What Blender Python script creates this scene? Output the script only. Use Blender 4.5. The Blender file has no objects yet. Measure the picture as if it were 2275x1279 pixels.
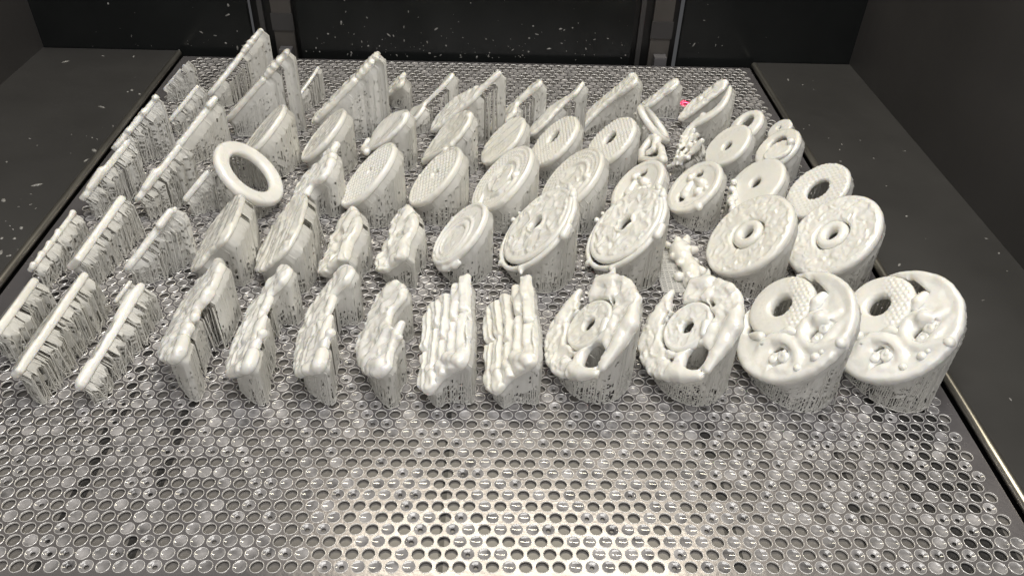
import bpy, math, random
import numpy as np
from mathutils import Matrix, Vector

random.seed(7)
RNG = np.random.RandomState(11)
scene = bpy.context.scene
COL = scene.collection
MM = 0.001

# ---------------------------------------------------------------- camera
cam_data = bpy.data.cameras.new('camera')
cam = bpy.data.objects.new('camera', cam_data)
COL.objects.link(cam)
cam_data.sensor_width = 36.0
cam_data.lens = 28.0
cam_data.clip_start = 0.01
cam_data.clip_end = 50.0
_th, _roll, _yaw = 0.67542, 0.0363, 0.03816
_f = Vector((math.sin(_yaw) * math.cos(_th), math.cos(_yaw) * math.cos(_th), -math.sin(_th)))
_r = _f.cross(Vector((0, 0, 1))).normalized()
_u = _r.cross(_f)
_r2 = math.cos(_roll) * _r + math.sin(_roll) * _u
_u2 = -math.sin(_roll) * _r + math.cos(_roll) * _u
cam.matrix_world = Matrix(((_r2.x, _u2.x, -_f.x, 0.02306), (_r2.y, _u2.y, -_f.y, -0.20978),
                           (_r2.z, _u2.z, -_f.z, 0.34323), (0, 0, 0, 1)))
scene.camera = cam

# ---------------------------------------------------------------- world and lamps
world = bpy.data.worlds.new('World')
scene.world = world
world.use_nodes = True
_bg = world.node_tree.nodes['Background']
_bg.inputs[0].default_value = (0.96, 0.97, 1.0, 1)
_bg.inputs[1].default_value = 0.07


def area(name, loc, target, sx, sy, power, colour):
    d = bpy.data.lights.new(name, 'AREA')
    d.shape = 'RECTANGLE'
    d.size, d.size_y, d.energy, d.color = sx, sy, power, colour
    o = bpy.data.objects.new(name, d)
    COL.objects.link(o)
    o.location = loc
    o.rotation_euler = (Vector(target) - Vector(loc)).to_track_quat('-Z', 'Y').to_euler()
    return o


# the printer's own LED bar above the plate, and the dim room in front of the open door
area('led_bar', (0.10, 0.60, 0.92), (0.06, 0.18, 0.0), 0.62, 0.035, 4.0, (1.0, 0.91, 0.70))
area('overhead_fill', (0.10, 0.05, 1.10), (0.05, 0.25, 0.0), 0.80, 0.40, 9.6, (1.0, 0.98, 0.945))  # added soft overhead fill to brighten the pieces, standing in for chamber-ceiling bounce
area('room_light', (0.10, -0.95, 0.75), (0.03, 0.25, 0.0), 1.1, 0.7, 5.6, (1.0, 0.98, 0.95))
# red levelling laser pointing down at one hole of the plate
_ld = bpy.data.lights.new('laser_beam', 'SPOT')
_ld.energy, _ld.color, _ld.spot_size, _ld.spot_blend, _ld.shadow_soft_size = 420.0, (1.0, 0.02, 0.12), math.radians(0.8), 1.0, 0.0005
_lo = bpy.data.objects.new('laser_beam', _ld)
COL.objects.link(_lo)
_lo.location = (0.214, 0.512, 0.9)

scene.view_settings.view_transform = 'Standard'
scene.view_settings.look = 'None'
scene.view_settings.exposure = 0.0
scene.view_settings.gamma = 1.0
scene.view_settings.use_curve_mapping = False


# ---------------------------------------------------------------- materials
def mat(name, colour, rough=0.4, metal=0.0, sss=0.0, sss_scale=0.004, spec=0.5, noise=None, bump=None,
        rough_var=0.0, translucent=0.0, stretch=(1, 1, 1), coat=0.0, obj_var=0.0):
    m = bpy.data.materials.new(name)
    m.use_nodes = True
    nt = m.node_tree
    b = nt.nodes['Principled BSDF']
    b.inputs['Base Color'].default_value = (*colour, 1)
    b.inputs['Roughness'].default_value = rough
    b.inputs['Metallic'].default_value = metal
    b.inputs['Specular IOR Level'].default_value = spec
    if coat:
        b.inputs['Coat Weight'].default_value = coat
        b.inputs['Coat Roughness'].default_value = 0.045
    if sss:
        b.inputs['Subsurface Weight'].default_value = sss
        b.inputs['Subsurface Radius'].default_value = (1.0, 0.85, 0.6)
        b.inputs['Subsurface Scale'].default_value = sss_scale
    geo = nt.nodes.new('ShaderNodeNewGeometry')
    mp = nt.nodes.new('ShaderNodeMapping')
    mp.inputs['Scale'].default_value = stretch
    nt.links.new(geo.outputs['Position'], mp.inputs['Vector'])

    def tex(scale, detail=3):
        t = nt.nodes.new('ShaderNodeTexNoise')
        t.inputs['Scale'].default_value = scale
        t.inputs['Detail'].default_value = detail
        nt.links.new(mp.outputs[0], t.inputs['Vector'])
        return t
    if noise:
        sc, lo, hi = noise
        t = tex(sc)
        r = nt.nodes.new('ShaderNodeValToRGB')
        r.color_ramp.elements[0].position = 0.3
        r.color_ramp.elements[1].position = 0.7
        r.color_ramp.elements[0].color = (*[c * lo for c in colour], 1)
        r.color_ramp.elements[1].color = (*[min(1, c * hi) for c in colour], 1)
        nt.links.new(t.outputs['Fac'], r.inputs[0])
        nt.links.new(r.outputs[0], b.inputs['Base Color'])
        if obj_var:
            oi = nt.nodes.new('ShaderNodeObjectInfo')
            hv = nt.nodes.new('ShaderNodeHueSaturation')
            m1 = nt.nodes.new('ShaderNodeMapRange')
            m1.inputs['To Min'].default_value, m1.inputs['To Max'].default_value = 1 - obj_var, 1 + obj_var * 0.4
            m2 = nt.nodes.new('ShaderNodeMapRange')
            m2.inputs['To Min'].default_value, m2.inputs['To Max'].default_value = 1.25, 0.7
            nt.links.new(oi.outputs['Random'], m1.inputs['Value'])
            nt.links.new(oi.outputs['Random'], m2.inputs['Value'])
            nt.links.new(m1.outputs[0], hv.inputs['Value'])
            nt.links.new(m2.outputs[0], hv.inputs['Saturation'])
            nt.links.new(r.outputs[0], hv.inputs['Color'])
            nt.links.new(hv.outputs[0], b.inputs['Base Color'])
    if rough_var:
        t = tex(60, 4)
        mr = nt.nodes.new('ShaderNodeMapRange')
        mr.inputs['To Min'].default_value = max(0.02, rough - rough_var)
        mr.inputs['To Max'].default_value = rough + rough_var
        nt.links.new(t.outputs['Fac'], mr.inputs['Value'])
        nt.links.new(mr.outputs[0], b.inputs['Roughness'])
    if bump:
        sc, dist = bump
        t = tex(sc, 3)
        bn = nt.nodes.new('ShaderNodeBump')
        bn.inputs['Strength'].default_value = 1.0
        bn.inputs['Distance'].default_value = dist
        nt.links.new(t.outputs['Fac'], bn.inputs['Height'])
        nt.links.new(bn.outputs[0], b.inputs['Normal'])
        if coat:
            nt.links.new(bn.outputs[0], b.inputs['Coat Normal'])
    if translucent:
        tl = nt.nodes.new('ShaderNodeBsdfTranslucent')
        tl.inputs[0].default_value = (*colour, 1)
        mx = nt.nodes.new('ShaderNodeMixShader')
        mx.inputs[0].default_value = translucent
        out = nt.nodes['Material Output']
        nt.links.new(b.outputs[0], mx.inputs[1])
        nt.links.new(tl.outputs[0], mx.inputs[2])
        nt.links.new(mx.outputs[0], out.inputs['Surface'])
    return m


M_RESIN = mat('wet_white_resin', (0.865, 0.852, 0.81), rough=0.30, sss=0.6, sss_scale=0.003, noise=(25, 0.94, 1.04), bump=(240, 0.0004), rough_var=0.12, coat=1.0, obj_var=0.05)
M_SUPPORT = mat('support_resin', (0.90, 0.888, 0.85), obj_var=0.04, rough=0.30, noise=(40, 0.92, 1.05), translucent=0.32, bump=(260, 0.0008), stretch=(1, 1, 0.16))
M_PLATE = mat('wet_stainless_steel', (0.25, 0.238, 0.25), rough=0.25, metal=0.66, rough_var=0.10, noise=(18, 0.80, 1.12), bump=(300, 0.0001))
M_HOLE = mat('resin_coated_hole_wall', (0.84, 0.82, 0.80), rough=0.20, metal=0.35, coat=0.4)
M_FILM = mat('resin_film', (0.21, 0.203, 0.205), rough=0.05, spec=0.7, noise=(110, 0.45, 1.9))
M_BATH = mat('resin_bath', (0.145, 0.136, 0.128), rough=0.3, noise=(9, 0.75, 1.1))
M_BEAM = mat('dark_beam', (0.018, 0.017, 0.017), rough=0.35)
M_BEAM2 = mat('steel_beam', (0.30, 0.29, 0.28), rough=0.35, metal=0.7)
M_DECK = mat('dark_coated_deck', (0.044, 0.043, 0.042), rough=0.38, noise=(7, 0.8, 1.2), rough_var=0.08)
M_WALL = mat('dark_coated_wall', (0.046, 0.044, 0.044), rough=0.42, noise=(5, 0.8, 1.2), rough_var=0.08)
M_PANEL = mat('black_gloss_panel', (0.011, 0.012, 0.012), rough=0.22, spec=0.3, noise=(10, 0.8, 1.3))
M_BLACK = mat('black_rubber', (0.006, 0.006, 0.006), rough=0.4)
M_STRIP = mat('grey_guide_strip', (0.075, 0.068, 0.062), rough=0.42, noise=(12, 0.7, 1.2))
M_RAIL = mat('brushed_rail', (0.42, 0.40, 0.36), rough=0.28, metal=0.9, noise=(30, 0.8, 1.1))
M_SPECK = mat('dried_resin_speck', (0.24, 0.235, 0.225), rough=0.35)
M_CLEAR = mat('clear_plastic_block', (0.13, 0.125, 0.13), rough=0.2)


# ---------------------------------------------------------------- mesh helpers
def mesh_np(name, verts, quads=None, tris=None, smooth=True):
    me = bpy.data.meshes.new(name)
    verts = np.asarray(verts, dtype=np.float32)
    nq = 0 if quads is None else len(quads)
    nt_ = 0 if tris is None else len(tris)
    me.vertices.add(len(verts))
    me.vertices.foreach_set('co', verts.ravel())
    idx = []
    if nq:
        idx.append(np.asarray(quads, dtype=np.int32).ravel())
    if nt_:
        idx.append(np.asarray(tris, dtype=np.int32).ravel())
    idx = np.concatenate(idx)
    me.loops.add(len(idx))
    me.loops.foreach_set('vertex_index', idx)
    me.polygons.add(nq + nt_)
    starts = np.concatenate([np.arange(nq) * 4, nq * 4 + np.arange(nt_) * 3]).astype(np.int32)
    totals = np.concatenate([np.full(nq, 4), np.full(nt_, 3)]).astype(np.int32)
    me.polygons.foreach_set('loop_start', starts)
    me.polygons.foreach_set('loop_total', totals)
    me.update(calc_edges=True)
    me.polygons.foreach_set('use_smooth', np.full(nq + nt_, smooth))
    return me


def link(name, me, material, parent=None, loc=None):
    o = bpy.data.objects.new(name, me)
    COL.objects.link(o)
    if me is not None and material is not None and not me.materials:
        me.materials.append(material)
    if parent is not None:
        o.parent = parent
    if loc is not None:
        o.location = loc
    return o


def tag(o, label=None, cat=None, group=None, kind=None):
    if label:
        o['label'] = label
    if cat:
        o['category'] = cat
    if group:
        o['group'] = group
    if kind:
        o['kind'] = kind
    return o


class MB:
    """collects quads"""

    def __init__(self):
        self.v, self.q, self.n = [], [], 0

    def add(self, v, q):
        v = np.asarray(v, float)
        self.v.append(v)
        self.q.append(np.asarray(q, int) + self.n)
        self.n += len(v)

    def box(self, x0, x1, y0, y1, z0, z1):
        v = [(x, y, z) for x in (x0, x1) for y in (y0, y1) for z in (z0, z1)]
        self.add(v, [(0, 1, 3, 2), (4, 6, 7, 5), (0, 4, 5, 1), (2, 3, 7, 6), (0, 2, 6, 4), (1, 5, 7, 3)])

    def struts(self, P, Q, r, sides=4, r2=None):
        P = np.asarray(P, float).reshape(-1, 3)
        Q = np.asarray(Q, float).reshape(-1, 3)
        if len(P) == 0:
            return
        r = np.broadcast_to(np.asarray(r, float), (len(P),))[:, None]
        r2 = r if r2 is None else np.broadcast_to(np.asarray(r2, float), (len(P),))[:, None]
        d = Q - P
        d /= np.linalg.norm(d, axis=1)[:, None] + 1e-9
        a = np.where(np.abs(d[:, 2:3]) > 0.8, [[1.0, 0.3, 0]], [[0, 0, 1.0]])
        s = np.cross(d, a)
        s /= np.linalg.norm(s, axis=1)[:, None] + 1e-9
        t = np.cross(d, s)
        N = len(P)
        vs = []
        for k in range(sides):
            an = 2 * math.pi * k / sides
            o = math.cos(an) * s + math.sin(an) * t
            vs.append(P + o * r)
            vs.append(Q + o * r2)
        v = np.stack(vs, 1).reshape(-1, 3)
        base = (np.arange(N) * 2 * sides)[:, None]
        q = []
        for k in range(sides):
            k2 = (k + 1) % sides
            q.append(base + np.array([[2 * k, 2 * k2, 2 * k2 + 1, 2 * k + 1]]))
        self.add(v, np.stack(q, 1).reshape(-1, 4))

    def mesh(self, name, smooth=False, scale=MM, origin=(0, 0, 0)):
        v = (np.concatenate(self.v) - np.asarray(origin, float)) * scale
        return mesh_np(name, v, quads=np.concatenate(self.q), smooth=smooth)


def surface_nets(F, org, h):
    nx, ny, nz = F.shape
    inside = F < 0
    c = np.zeros((nx - 1, ny - 1, nz - 1), int)
    corners = [(i, j, k) for i in (0, 1) for j in (0, 1) for k in (0, 1)]
    for (i, j, k) in corners:
        c += inside[i:nx - 1 + i, j:ny - 1 + j, k:nz - 1 + k]
    act = (c > 0) & (c < 8)
    ids = -np.ones(act.shape, int)
    cells = np.argwhere(act)
    ids[act] = np.arange(len(cells))
    acc = np.zeros((len(cells), 3))
    cnt = np.zeros(len(cells))
    for a in corners:
        for ax in range(3):
            if a[ax] == 1:
                continue
            b = list(a)
            b[ax] = 1
            fa = F[cells[:, 0] + a[0], cells[:, 1] + a[1], cells[:, 2] + a[2]]
            fb = F[cells[:, 0] + b[0], cells[:, 1] + b[1], cells[:, 2] + b[2]]
            m = (fa < 0) != (fb < 0)
            t = np.where(m, fa / np.where(m, fa - fb, 1), 0)
            p = np.array(a, float)[None, :].repeat(len(cells), 0)
            p[:, ax] = t
            acc[m] += p[m]
            cnt[m] += 1
    verts = (cells + acc / cnt[:, None]) * h + org
    quads = []
    for ax in range(3):
        o1, o2 = [(1, 2), (2, 0), (0, 1)][ax]
        sl0 = [slice(None)] * 3
        sl1 = [slice(None)] * 3
        sl0[ax], sl1[ax] = slice(0, -1), slice(1, None)
        s0, s1 = inside[tuple(sl0)], inside[tuple(sl1)]
        e = np.argwhere(s0 != s1)
        ok = (e[:, o1] > 0) & (e[:, o2] > 0) & (e[:, o1] < F.shape[o1] - 1) & (e[:, o2] < F.shape[o2] - 1)
        e = e[ok]
        flip = s0[e[:, 0], e[:, 1], e[:, 2]]

        def cid(d1, d2):
            q = e.copy()
            q[:, o1] += d1
            q[:, o2] += d2
            return ids[q[:, 0], q[:, 1], q[:, 2]]
        q = np.stack([cid(-1, -1), cid(0, -1), cid(0, 0), cid(-1, 0)], 1)
        q[~flip] = q[~flip][:, ::-1]
        quads.append(q)
    return verts, np.concatenate(quads)


# ---------------------------------------------------------------- implicit shapes, local mm axes: u (depth), v (up the slope), w (off the face)
_TAB = RNG.rand(64, 64)


def noise2(U, V, s, seed=0):
    x = U / s + 13.7 * seed + 500
    y = V / s + 7.3 * seed + 500
    xi, yi = np.floor(x).astype(int), np.floor(y).astype(int)
    fx, fy = x - xi, y - yi
    fx, fy = fx * fx * (3 - 2 * fx), fy * fy * (3 - 2 * fy)
    g = lambda a, b: _TAB[a % 64, b % 64]
    return (g(xi, yi) * (1 - fx) * (1 - fy) + g(xi + 1, yi) * fx * (1 - fy)
            + g(xi, yi + 1) * (1 - fx) * fy + g(xi + 1, yi + 1) * fx * fy)


def smin(a, b, k):
    h = np.clip(0.5 + 0.5 * (b - a) / k, 0, 1)
    return b * (1 - h) + a * h - k * h * (1 - h)


def smooth_poly(pts, sub=4):
    p = np.array(pts, float)
    n = len(p)
    out = []
    for i in range(n):
        p0, p1, p2, p3 = p[i - 1], p[i], p[(i + 1) % n], p[(i + 2) % n]
        for s in range(sub):
            t = s / sub
            out.append(0.5 * (2 * p1 + (p2 - p0) * t + (2 * p0 - 5 * p1 + 4 * p2 - p3) * t * t + (3 * p1 - p0 - 3 * p2 + p3) * t ** 3))
    return np.array(out)


def circle(r, c=(0, 0), n=64):
    t = np.linspace(0, 2 * math.pi, n, endpoint=False)
    return np.stack([c[0] + r * np.cos(t), c[1] + r * np.sin(t)], 1)


def sd_poly(poly):
    P = np.asarray(poly, float)
    Q = np.roll(P, -1, 0)

    def f(U, V):
        d = np.full(np.broadcast(U, V).shape, 1e9)
        ins = np.zeros(d.shape, bool)
        for (ax, ay), (bx, by) in zip(P, Q):
            ex, ey = bx - ax, by - ay
            px, py = U - ax, V - ay
            t = np.clip((px * ex + py * ey) / (ex * ex + ey * ey + 1e-9), 0, 1)
            d = np.minimum(d, (px - ex * t) ** 2 + (py - ey * t) ** 2)
            cond = ((ay > V) != (by > V)) & (U < (bx - ax) * (V - ay) / (by - ay + 1e-12) + ax)
            ins ^= cond
        d = np.sqrt(d)
        return np.where(ins, -d, d)
    return f


def sd_path(pts, r):
    P = np.asarray(pts, float)

    def f(U, V):
        d = None
        for a, b in zip(P[:-1], P[1:]):
            e = b - a
            t = np.clip(((U - a[0]) * e[0] + (V - a[1]) * e[1]) / (e @ e + 1e-9), 0, 1)
            q = np.hypot(U - a[0] - e[0] * t, V - a[1] - e[1] * t)
            d = q if d is None else np.minimum(d, q)
        return d - r
    return f


def sd_circle(c, r):
    return lambda U, V: np.hypot(U - c[0], V - c[1]) - r


def plate(d2, W, w0, w1, r):
    dw = np.maximum(w0 - W, W - w1)
    a, b = d2 + r, dw + r
    return np.sqrt(np.maximum(a, 0) ** 2 + np.maximum(b, 0) ** 2) + np.minimum(np.maximum(a, b), 0) - r


def tube(U, V, W, pts, rad):
    """chain of tapered capsules; pts (u, v, w)"""
    out = None
    pts = np.asarray(pts, float)
    rad = np.broadcast_to(np.asarray(rad, float), (len(pts),))
    if len(pts) == 1:
        p = pts[0]
        return np.sqrt((U - p[0]) ** 2 + (V - p[1]) ** 2 + (W - p[2]) ** 2) - rad[0]
    for i in range(len(pts) - 1):
        a, e = pts[i], pts[i + 1] - pts[i]
        t = np.clip(((U - a[0]) * e[0] + (V - a[1]) * e[1] + (W - a[2]) * e[2]) / (e @ e + 1e-9), 0, 1)
        d = np.sqrt((U - a[0] - e[0] * t) ** 2 + (V - a[1] - e[1] * t) ** 2 + (W - a[2] - e[2] * t) ** 2) - (rad[i] * (1 - t) + rad[i + 1] * t)
        out = d if out is None else np.minimum(out, d)
    return out


def grain(pitch=3.4, amp=0.7, r=1.5):
    def f(U, V):
        U, V = U + 0.9 * (noise2(U, V, 7.0, 31) - .5), V + 0.9 * (noise2(U, V, 7.0, 37) - .5)
        dy = pitch * 0.866
        row = np.round(V / dy)
        best = np.full(np.broadcast(U, V).shape, 1e9)
        for dr in (-1, 0, 1):
            rr = row + dr
            off = np.where(rr % 2 == 0, 0, pitch / 2)
            cu = np.round((U - off) / pitch) * pitch + off
            best = np.minimum(best, (U - cu) ** 2 + (V - rr * dy) ** 2)
        return amp * np.maximum(0, 1 - best / r ** 2)
    return f


def carved(s=6.0, amp=1.2, seed=1):
    def f(U, V):
        wu = U + 3.0 * (noise2(U, V, s * 1.3, seed + 5) - 0.5) * 2
        wv = V + 3.0 * (noise2(U, V, s * 1.3, seed + 9) - 0.5) * 2
        a = 1 - np.abs(noise2(wu, wv, s, seed) * 2 - 1)
        b = 1 - np.abs(noise2(wu, wv, s * 0.45, seed + 3) * 2 - 1)
        return amp * (0.7 * a ** 2 + 0.4 * b ** 2 - 0.35)
    return f


def craggy(s=9.0, amp=4.0, seed=1):
    def f(U, V):
        wu = U + 6.0 * (noise2(U, V, s * 0.9, seed + 5) - 0.5)
        wv = V + 6.0 * (noise2(U, V, s * 0.9, seed + 9) - 0.5)
        a = 1 - np.abs(noise2(wu, wv * 1.3, s, seed) * 2 - 1)
        b = noise2(wu, wv, s * 0.55, seed + 3)
        c_ = 1 - np.abs(noise2(wu, wv, s * 0.3, seed + 6) * 2 - 1)
        return amp * (0.62 * a + 0.42 * b + 0.16 * c_ - 0.42)
    return f


def streaks(amp=0.5, s=2.2, along='u', seed=2):
    def f(U, V):
        if along == 'u':
            return amp * (noise2(U * 0.12, V, s, seed) - 0.5) * 2
        return amp * (noise2(U, V * 0.12, s, seed) - 0.5) * 2
    return f


def ring_beads(rows, amp=0.8, r=1.35, pitch=3.2):
    def f(U, V):
        R = np.hypot(U, V)
        A = np.arctan2(V, U)
        h = np.zeros(R.shape)
        for rr in rows:
            n = max(6, int(2 * math.pi * rr / pitch))
            st = 2 * math.pi / n
            da = (A / st - np.round(A / st)) * st * rr
            h = np.maximum(h, amp * np.maximum(0, 1 - (da ** 2 + (R - rr) ** 2) / r ** 2))
        return h
    return f


def add_relief(*fs):
    return lambda U, V: sum(f(U, V) for f in fs)


def solid(d2f, T, relief=None, r=None, holes=(), extras=(), k=1.2, w_shift=0.0, seed=0, wobble=0.25, blobs=(), cuts=()):
    """a relief plate: outline d2f, thickness T, top relief; extras are (points, radii) tubes merged on"""
    r = T * 0.42 if r is None else r

    def f(U, V, W):
        d2 = d2f(U, V)
        if wobble:
            d2 = d2 + wobble * (noise2(U, V, 3.1, seed + 21) - 0.5) * 2
        for hf in holes:
            d2 = np.maximum(d2, -hf(U, V))
        top = T / 2 + (relief(U, V) if relief else 0) + w_shift
        F = plate(d2, W, -T / 2 + w_shift, top, r)
        for pts, rad in extras:
            F = smin(F, tube(U, V, W, pts, rad), k)
        for pts, rad in cuts:
            F = np.maximum(F, -tube(U, V, W, pts, rad))
        return F
    return f


# ---------------------------------------------------------------- printed pieces
def frame_of(lean):
    n = np.array([-lean * math.sqrt(.5), 0, math.sqrt(.5)])
    return np.array([0, 1.0, 0]), np.array([lean * math.sqrt(.5), 0, math.sqrt(.5)]), n


def mesh_part(name, f, bounds, h, o, base, lean, parent, material=None):
    (u0, u1), (v0, v1), (w0, w1) = bounds
    us, vs, ws = (np.arange(a - 2 * h, b + 2.5 * h, h) for a, b in ((u0, u1), (v0, v1), (w0, w1)))
    U, V, W = us[:, None, None], vs[None, :, None], ws[None, None, :]
    F = np.broadcast_to(f(U, V, W), (len(us), len(vs), len(ws))).copy()
    F[0], F[-1], F[:, 0], F[:, -1] = 1, 1, 1, 1
    F[:, :, 0], F[:, :, -1] = 1, 1
    ve, q = surface_nets(F, np.array([us[0], vs[0], ws[0]]), h)
    if len(q) == 0:
        return None
    au, av, an = frame_of(lean)
    X = np.asarray(o) + ve[:, :1] * au + ve[:, 1:2] * av + ve[:, 2:] * an
    if lean < 0:
        q = q[:, ::-1]
    me = mesh_np(name, (X - np.array(base)) * MM, quads=q)
    return link(name, me, material or M_RESIN, parent)


def build_support(parent, o, base, lean, poly, T, holes=(), style='wall', keep=None, shoulder=5.0, step=1.6, seed=0, inner=5.0, foot=True, sparse=1.0):
    """tree-like scaffold: short heads off the underside, then a porous curtain of struts and films down to the plate"""
    rs = np.random.RandomState(100 + seed)
    au, av, an = frame_of(lean)
    o = np.asarray(o, float)
    mb = MB()
    P = np.asarray(poly, float)
    seg = np.linalg.norm(np.roll(P, -1, 0) - P, axis=1)
    L = seg.sum()
    N = max(12, int(L / step))
    cum = np.concatenate([[0], np.cumsum(seg)])
    PP = np.vstack([P, P[:1]])
    s = (np.arange(N) + 0.5) / N * L
    loop = np.stack([np.interp(s, cum, PP[:, 0]), np.interp(s, cum, PP[:, 1])], 1)
    cen = loop.mean(0)
    # inset along local normal
    t = np.roll(loop, -1, 0) - np.roll(loop, 1, 0)
    nrm = np.stack([-t[:, 1], t[:, 0]], 1)
    nrm /= np.linalg.norm(nrm, axis=1)[:, None] + 1e-9
    area2 = np.sum(loop[:, 0] * np.roll(loop[:, 1], -1) - np.roll(loop[:, 0], -1) * loop[:, 1])
    if area2 < 0:
        nrm = -nrm
    loop = loop + nrm * 1.3
    top = o + loop[:, :1] * au + loop[:, 1:] * av - an * (T / 2 - 0.9)
    zt = top[:, 2]
    sh = np.clip((zt - 1.5) * 0.55, 0, shoulder)
    sh = sh * (0.35 + 0.75 * rs.rand(N)) if style == 'brush' else sh * (0.85 + 0.2 * rs.rand(N))
    Q = top - an * sh[:, None]
    if style == 'brush':
        Q[:, :2] += rs.randn(N, 2) * 0.7
    Q[:, 2] = np.maximum(Q[:, 2], 0.8)
    kp = np.ones(N, bool) if keep is None else np.array([keep(a, b) for a, b in loop])
    B = Q.copy()
    B[:, 2] = 0.0
    jit = rs.randn(N, 2) * (0.5 if style == 'brush' else 0.15)
    B[:, :2] += jit
    # struts
    if style == 'wall':
        hs = kp & (rs.rand(N) < 0.12)
        vs_ = (kp & (rs.rand(N) < 0.85)) | (~kp & (rs.rand(N) < 0.35 * sparse))
        B[~kp, :2] += rs.randn((~kp).sum(), 2) * 1.6
    else:
        hs = kp & (rs.rand(N) < 0.8)
        vs_ = kp
        B[:, :2] += rs.randn(N, 2) * 0.9
    rr = 0.30 + 0.22 * rs.rand(N)
    inn = -np.stack([nrm[:, 1] * lean * .7, nrm[:, 0], nrm[:, 0] * 0], 1) * -0.25
    mb.struts(top[hs] + an * 0.6, Q[hs], 0.22, 4, r2=rr[hs])
    mb.struts((Q + inn)[vs_], (B + inn)[vs_], rr[vs_], 4, r2=rr[vs_] * 1.05)
    # films, column by column
    K = max(3, int(math.ceil(Q[:, 2].max() / 2.1)))
    fr = np.linspace(0, 1, K + 1)
    wall_out = np.stack([nrm[:, 0] * 0, nrm[:, 0], nrm[:, 1]], 1)
    grid = Q[:, None, :] * (1 - fr)[None, :, None] + B[:, None, :] * fr[None, :, None]
    bul = rs.randn(N, K + 1) * 0.13 + (noise2(np.arange(N)[:, None] * 1.0, fr[None, :] * 2.0 + 0 * np.arange(N)[:, None], 1.9, seed + 2) - .5) * 1.5
    dirx = np.stack([nrm[:, 1] * lean * .7, nrm[:, 0]], 1)
    grid[:, :, :2] += dirx[:, None, :] * bul[:, :, None]
    nv = N * (K + 2)
    full = np.concatenate([(top + an * 0.5)[:, None, :], grid], 1)   # first row = underside
    vid = np.arange(nv).reshape(N, K + 2)
    quads = []
    colgap = noise2(np.arange(N) * 1.0, np.zeros(N), 3.0, seed)
    for i in range(N):
        j = (i + 1) % N
        if not (kp[i] and kp[j]):
            continue
        for k in range(K + 1):
            z = 0.5 * (full[i, k, 2] + full[i, k + 1, 2])
            if style == 'wall':
                p = 0.0 if k == 0 else (1.2 if z < 4.5 else 0.75 if z < 9 else 0.36 if z < 14 else 0.14 if z < 20 else 0.08)
                p *= 0.5 + colgap[i]
            else:
                p = (0.20 if k == 0 else 1.2 if z < 5 else 0.75 if z < 10 else 0.34)
                p *= 0.55 + 0.9 * colgap[i]
            if rs.rand() < p:
                continue
            quads.append((vid[i, k], vid[j, k], vid[j, k + 1], vid[i, k + 1]))
    if quads:
        mb.add(full.reshape(-1, 3), quads)
    # braces in the lower part and rings of raft bars
    nx = np.roll(np.arange(N), -2)
    m = kp & kp[nx] & (rs.rand(N) < (0.75 if style == 'wall' else 0.95))
    hz = np.minimum(Q[:, 2], 3.0 + 6.0 * rs.rand(N))
    a = Q.copy(); a[:, 2] = np.minimum(Q[:, 2], hz)
    b = B[nx].copy(); b[:, 2] = 0.3 + 1.5 * rs.rand(N)
    mb.struts(a[m], b[m], 0.34, 3)
    a2 = Q[nx].copy(); a2[:, 2] = np.minimum(Q[nx][:, 2], hz)
    b2 = B.copy(); b2[:, 2] = 0.3
    m2 = kp & kp[nx] & (rs.rand(N) < (0.5 if style == 'wall' else 0.85))
    mb.struts(a2[m2], b2[m2], 0.34, 3)
    if style == 'brush':
        n3 = np.roll(np.arange(N), 3)
        mf = kp & kp[n3] & (rs.rand(N) < 0.7)
        qa = Q[mf].copy()
        qa[:, 2] *= 0.55 + 0.45 * rs.rand(mf.sum())
        mb.struts(qa, B[n3][mf], 0.30, 3)
    n1 = np.roll(np.arange(N), -1)
    mm = kp & kp[n1]
    if foot:
        f1, f2 = B.copy(), B[n1].copy()
        f1[:, 2] = 0.45
        f2[:, 2] = 0.45
        mr = mm & (rs.rand(N) < 0.8)
        mb.struts(f1[mr], f2[mr], 0.55, 4)
        f1[:, 2] = 2.6
        f2[:, 2] = 2.6
        mr = mm & (rs.rand(N) < 0.55) & (Q[:, 2] > 3) & (Q[n1][:, 2] > 3)
        mb.struts(f1[mr], f2[mr], 0.35, 3)
    # inner scaffold
    d2f = sd_poly(poly)
    u0, v0 = P.min(0)
    u1, v1 = P.max(0)
    gu, gv = np.meshgrid(np.arange(u0, u1, inner), np.arange(v0, v1, inner))
    gp = np.stack([gu.ravel(), gv.ravel()], 1) + rs.randn(gu.size, 2) * 0.5
    dd = d2f(gp[:, 0], gp[:, 1])
    for hf in holes:
        dd = np.maximum(dd, -hf(gp[:, 0], gp[:, 1]))
    ok = dd < -2.0
    if keep is not None and not sparse:
        ok &= np.array([keep(a, b) for a, b in gp])
    gp = gp[ok]
    if len(gp):
        tp = o + gp[:, :1] * au + gp[:, 1:] * av - an * (T / 2 - 0.8)
        sh = np.clip((tp[:, 2] - 1.5) * 0.55, 0, shoulder)
        q2 = tp - an * sh[:, None]
        q2[:, 2] = np.maximum(q2[:, 2], 0.5)
        b3 = q2.copy()
        b3[:, 2] = 0
        mb.struts(tp, q2, 0.34, 3)
        mb.struts(q2, b3, 0.45, 3)
        c3 = b3.copy()
        c3[:, 0] += rs.choice([-1, 1], len(gp)) * inner * 0.7
        c3[:, 1] += rs.choice([-1, 1], len(gp)) * inner * 0.5
        c4 = q2.copy()
        c4[:, 2] = q2[:, 2] * (0.45 + 0.3 * rs.rand(len(gp)))
        mid = c3.copy()
        mid[:, 2] = 0.4
        mb.struts(c4, mid, 0.32, 3)
    me = mb.mesh('support_scaffold', smooth=True, origin=base)
    ob = link('support_scaffold', me, M_SUPPORT, parent)
    ob['kind'] = 'stuff'
    return ob


PIECES = {}


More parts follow.
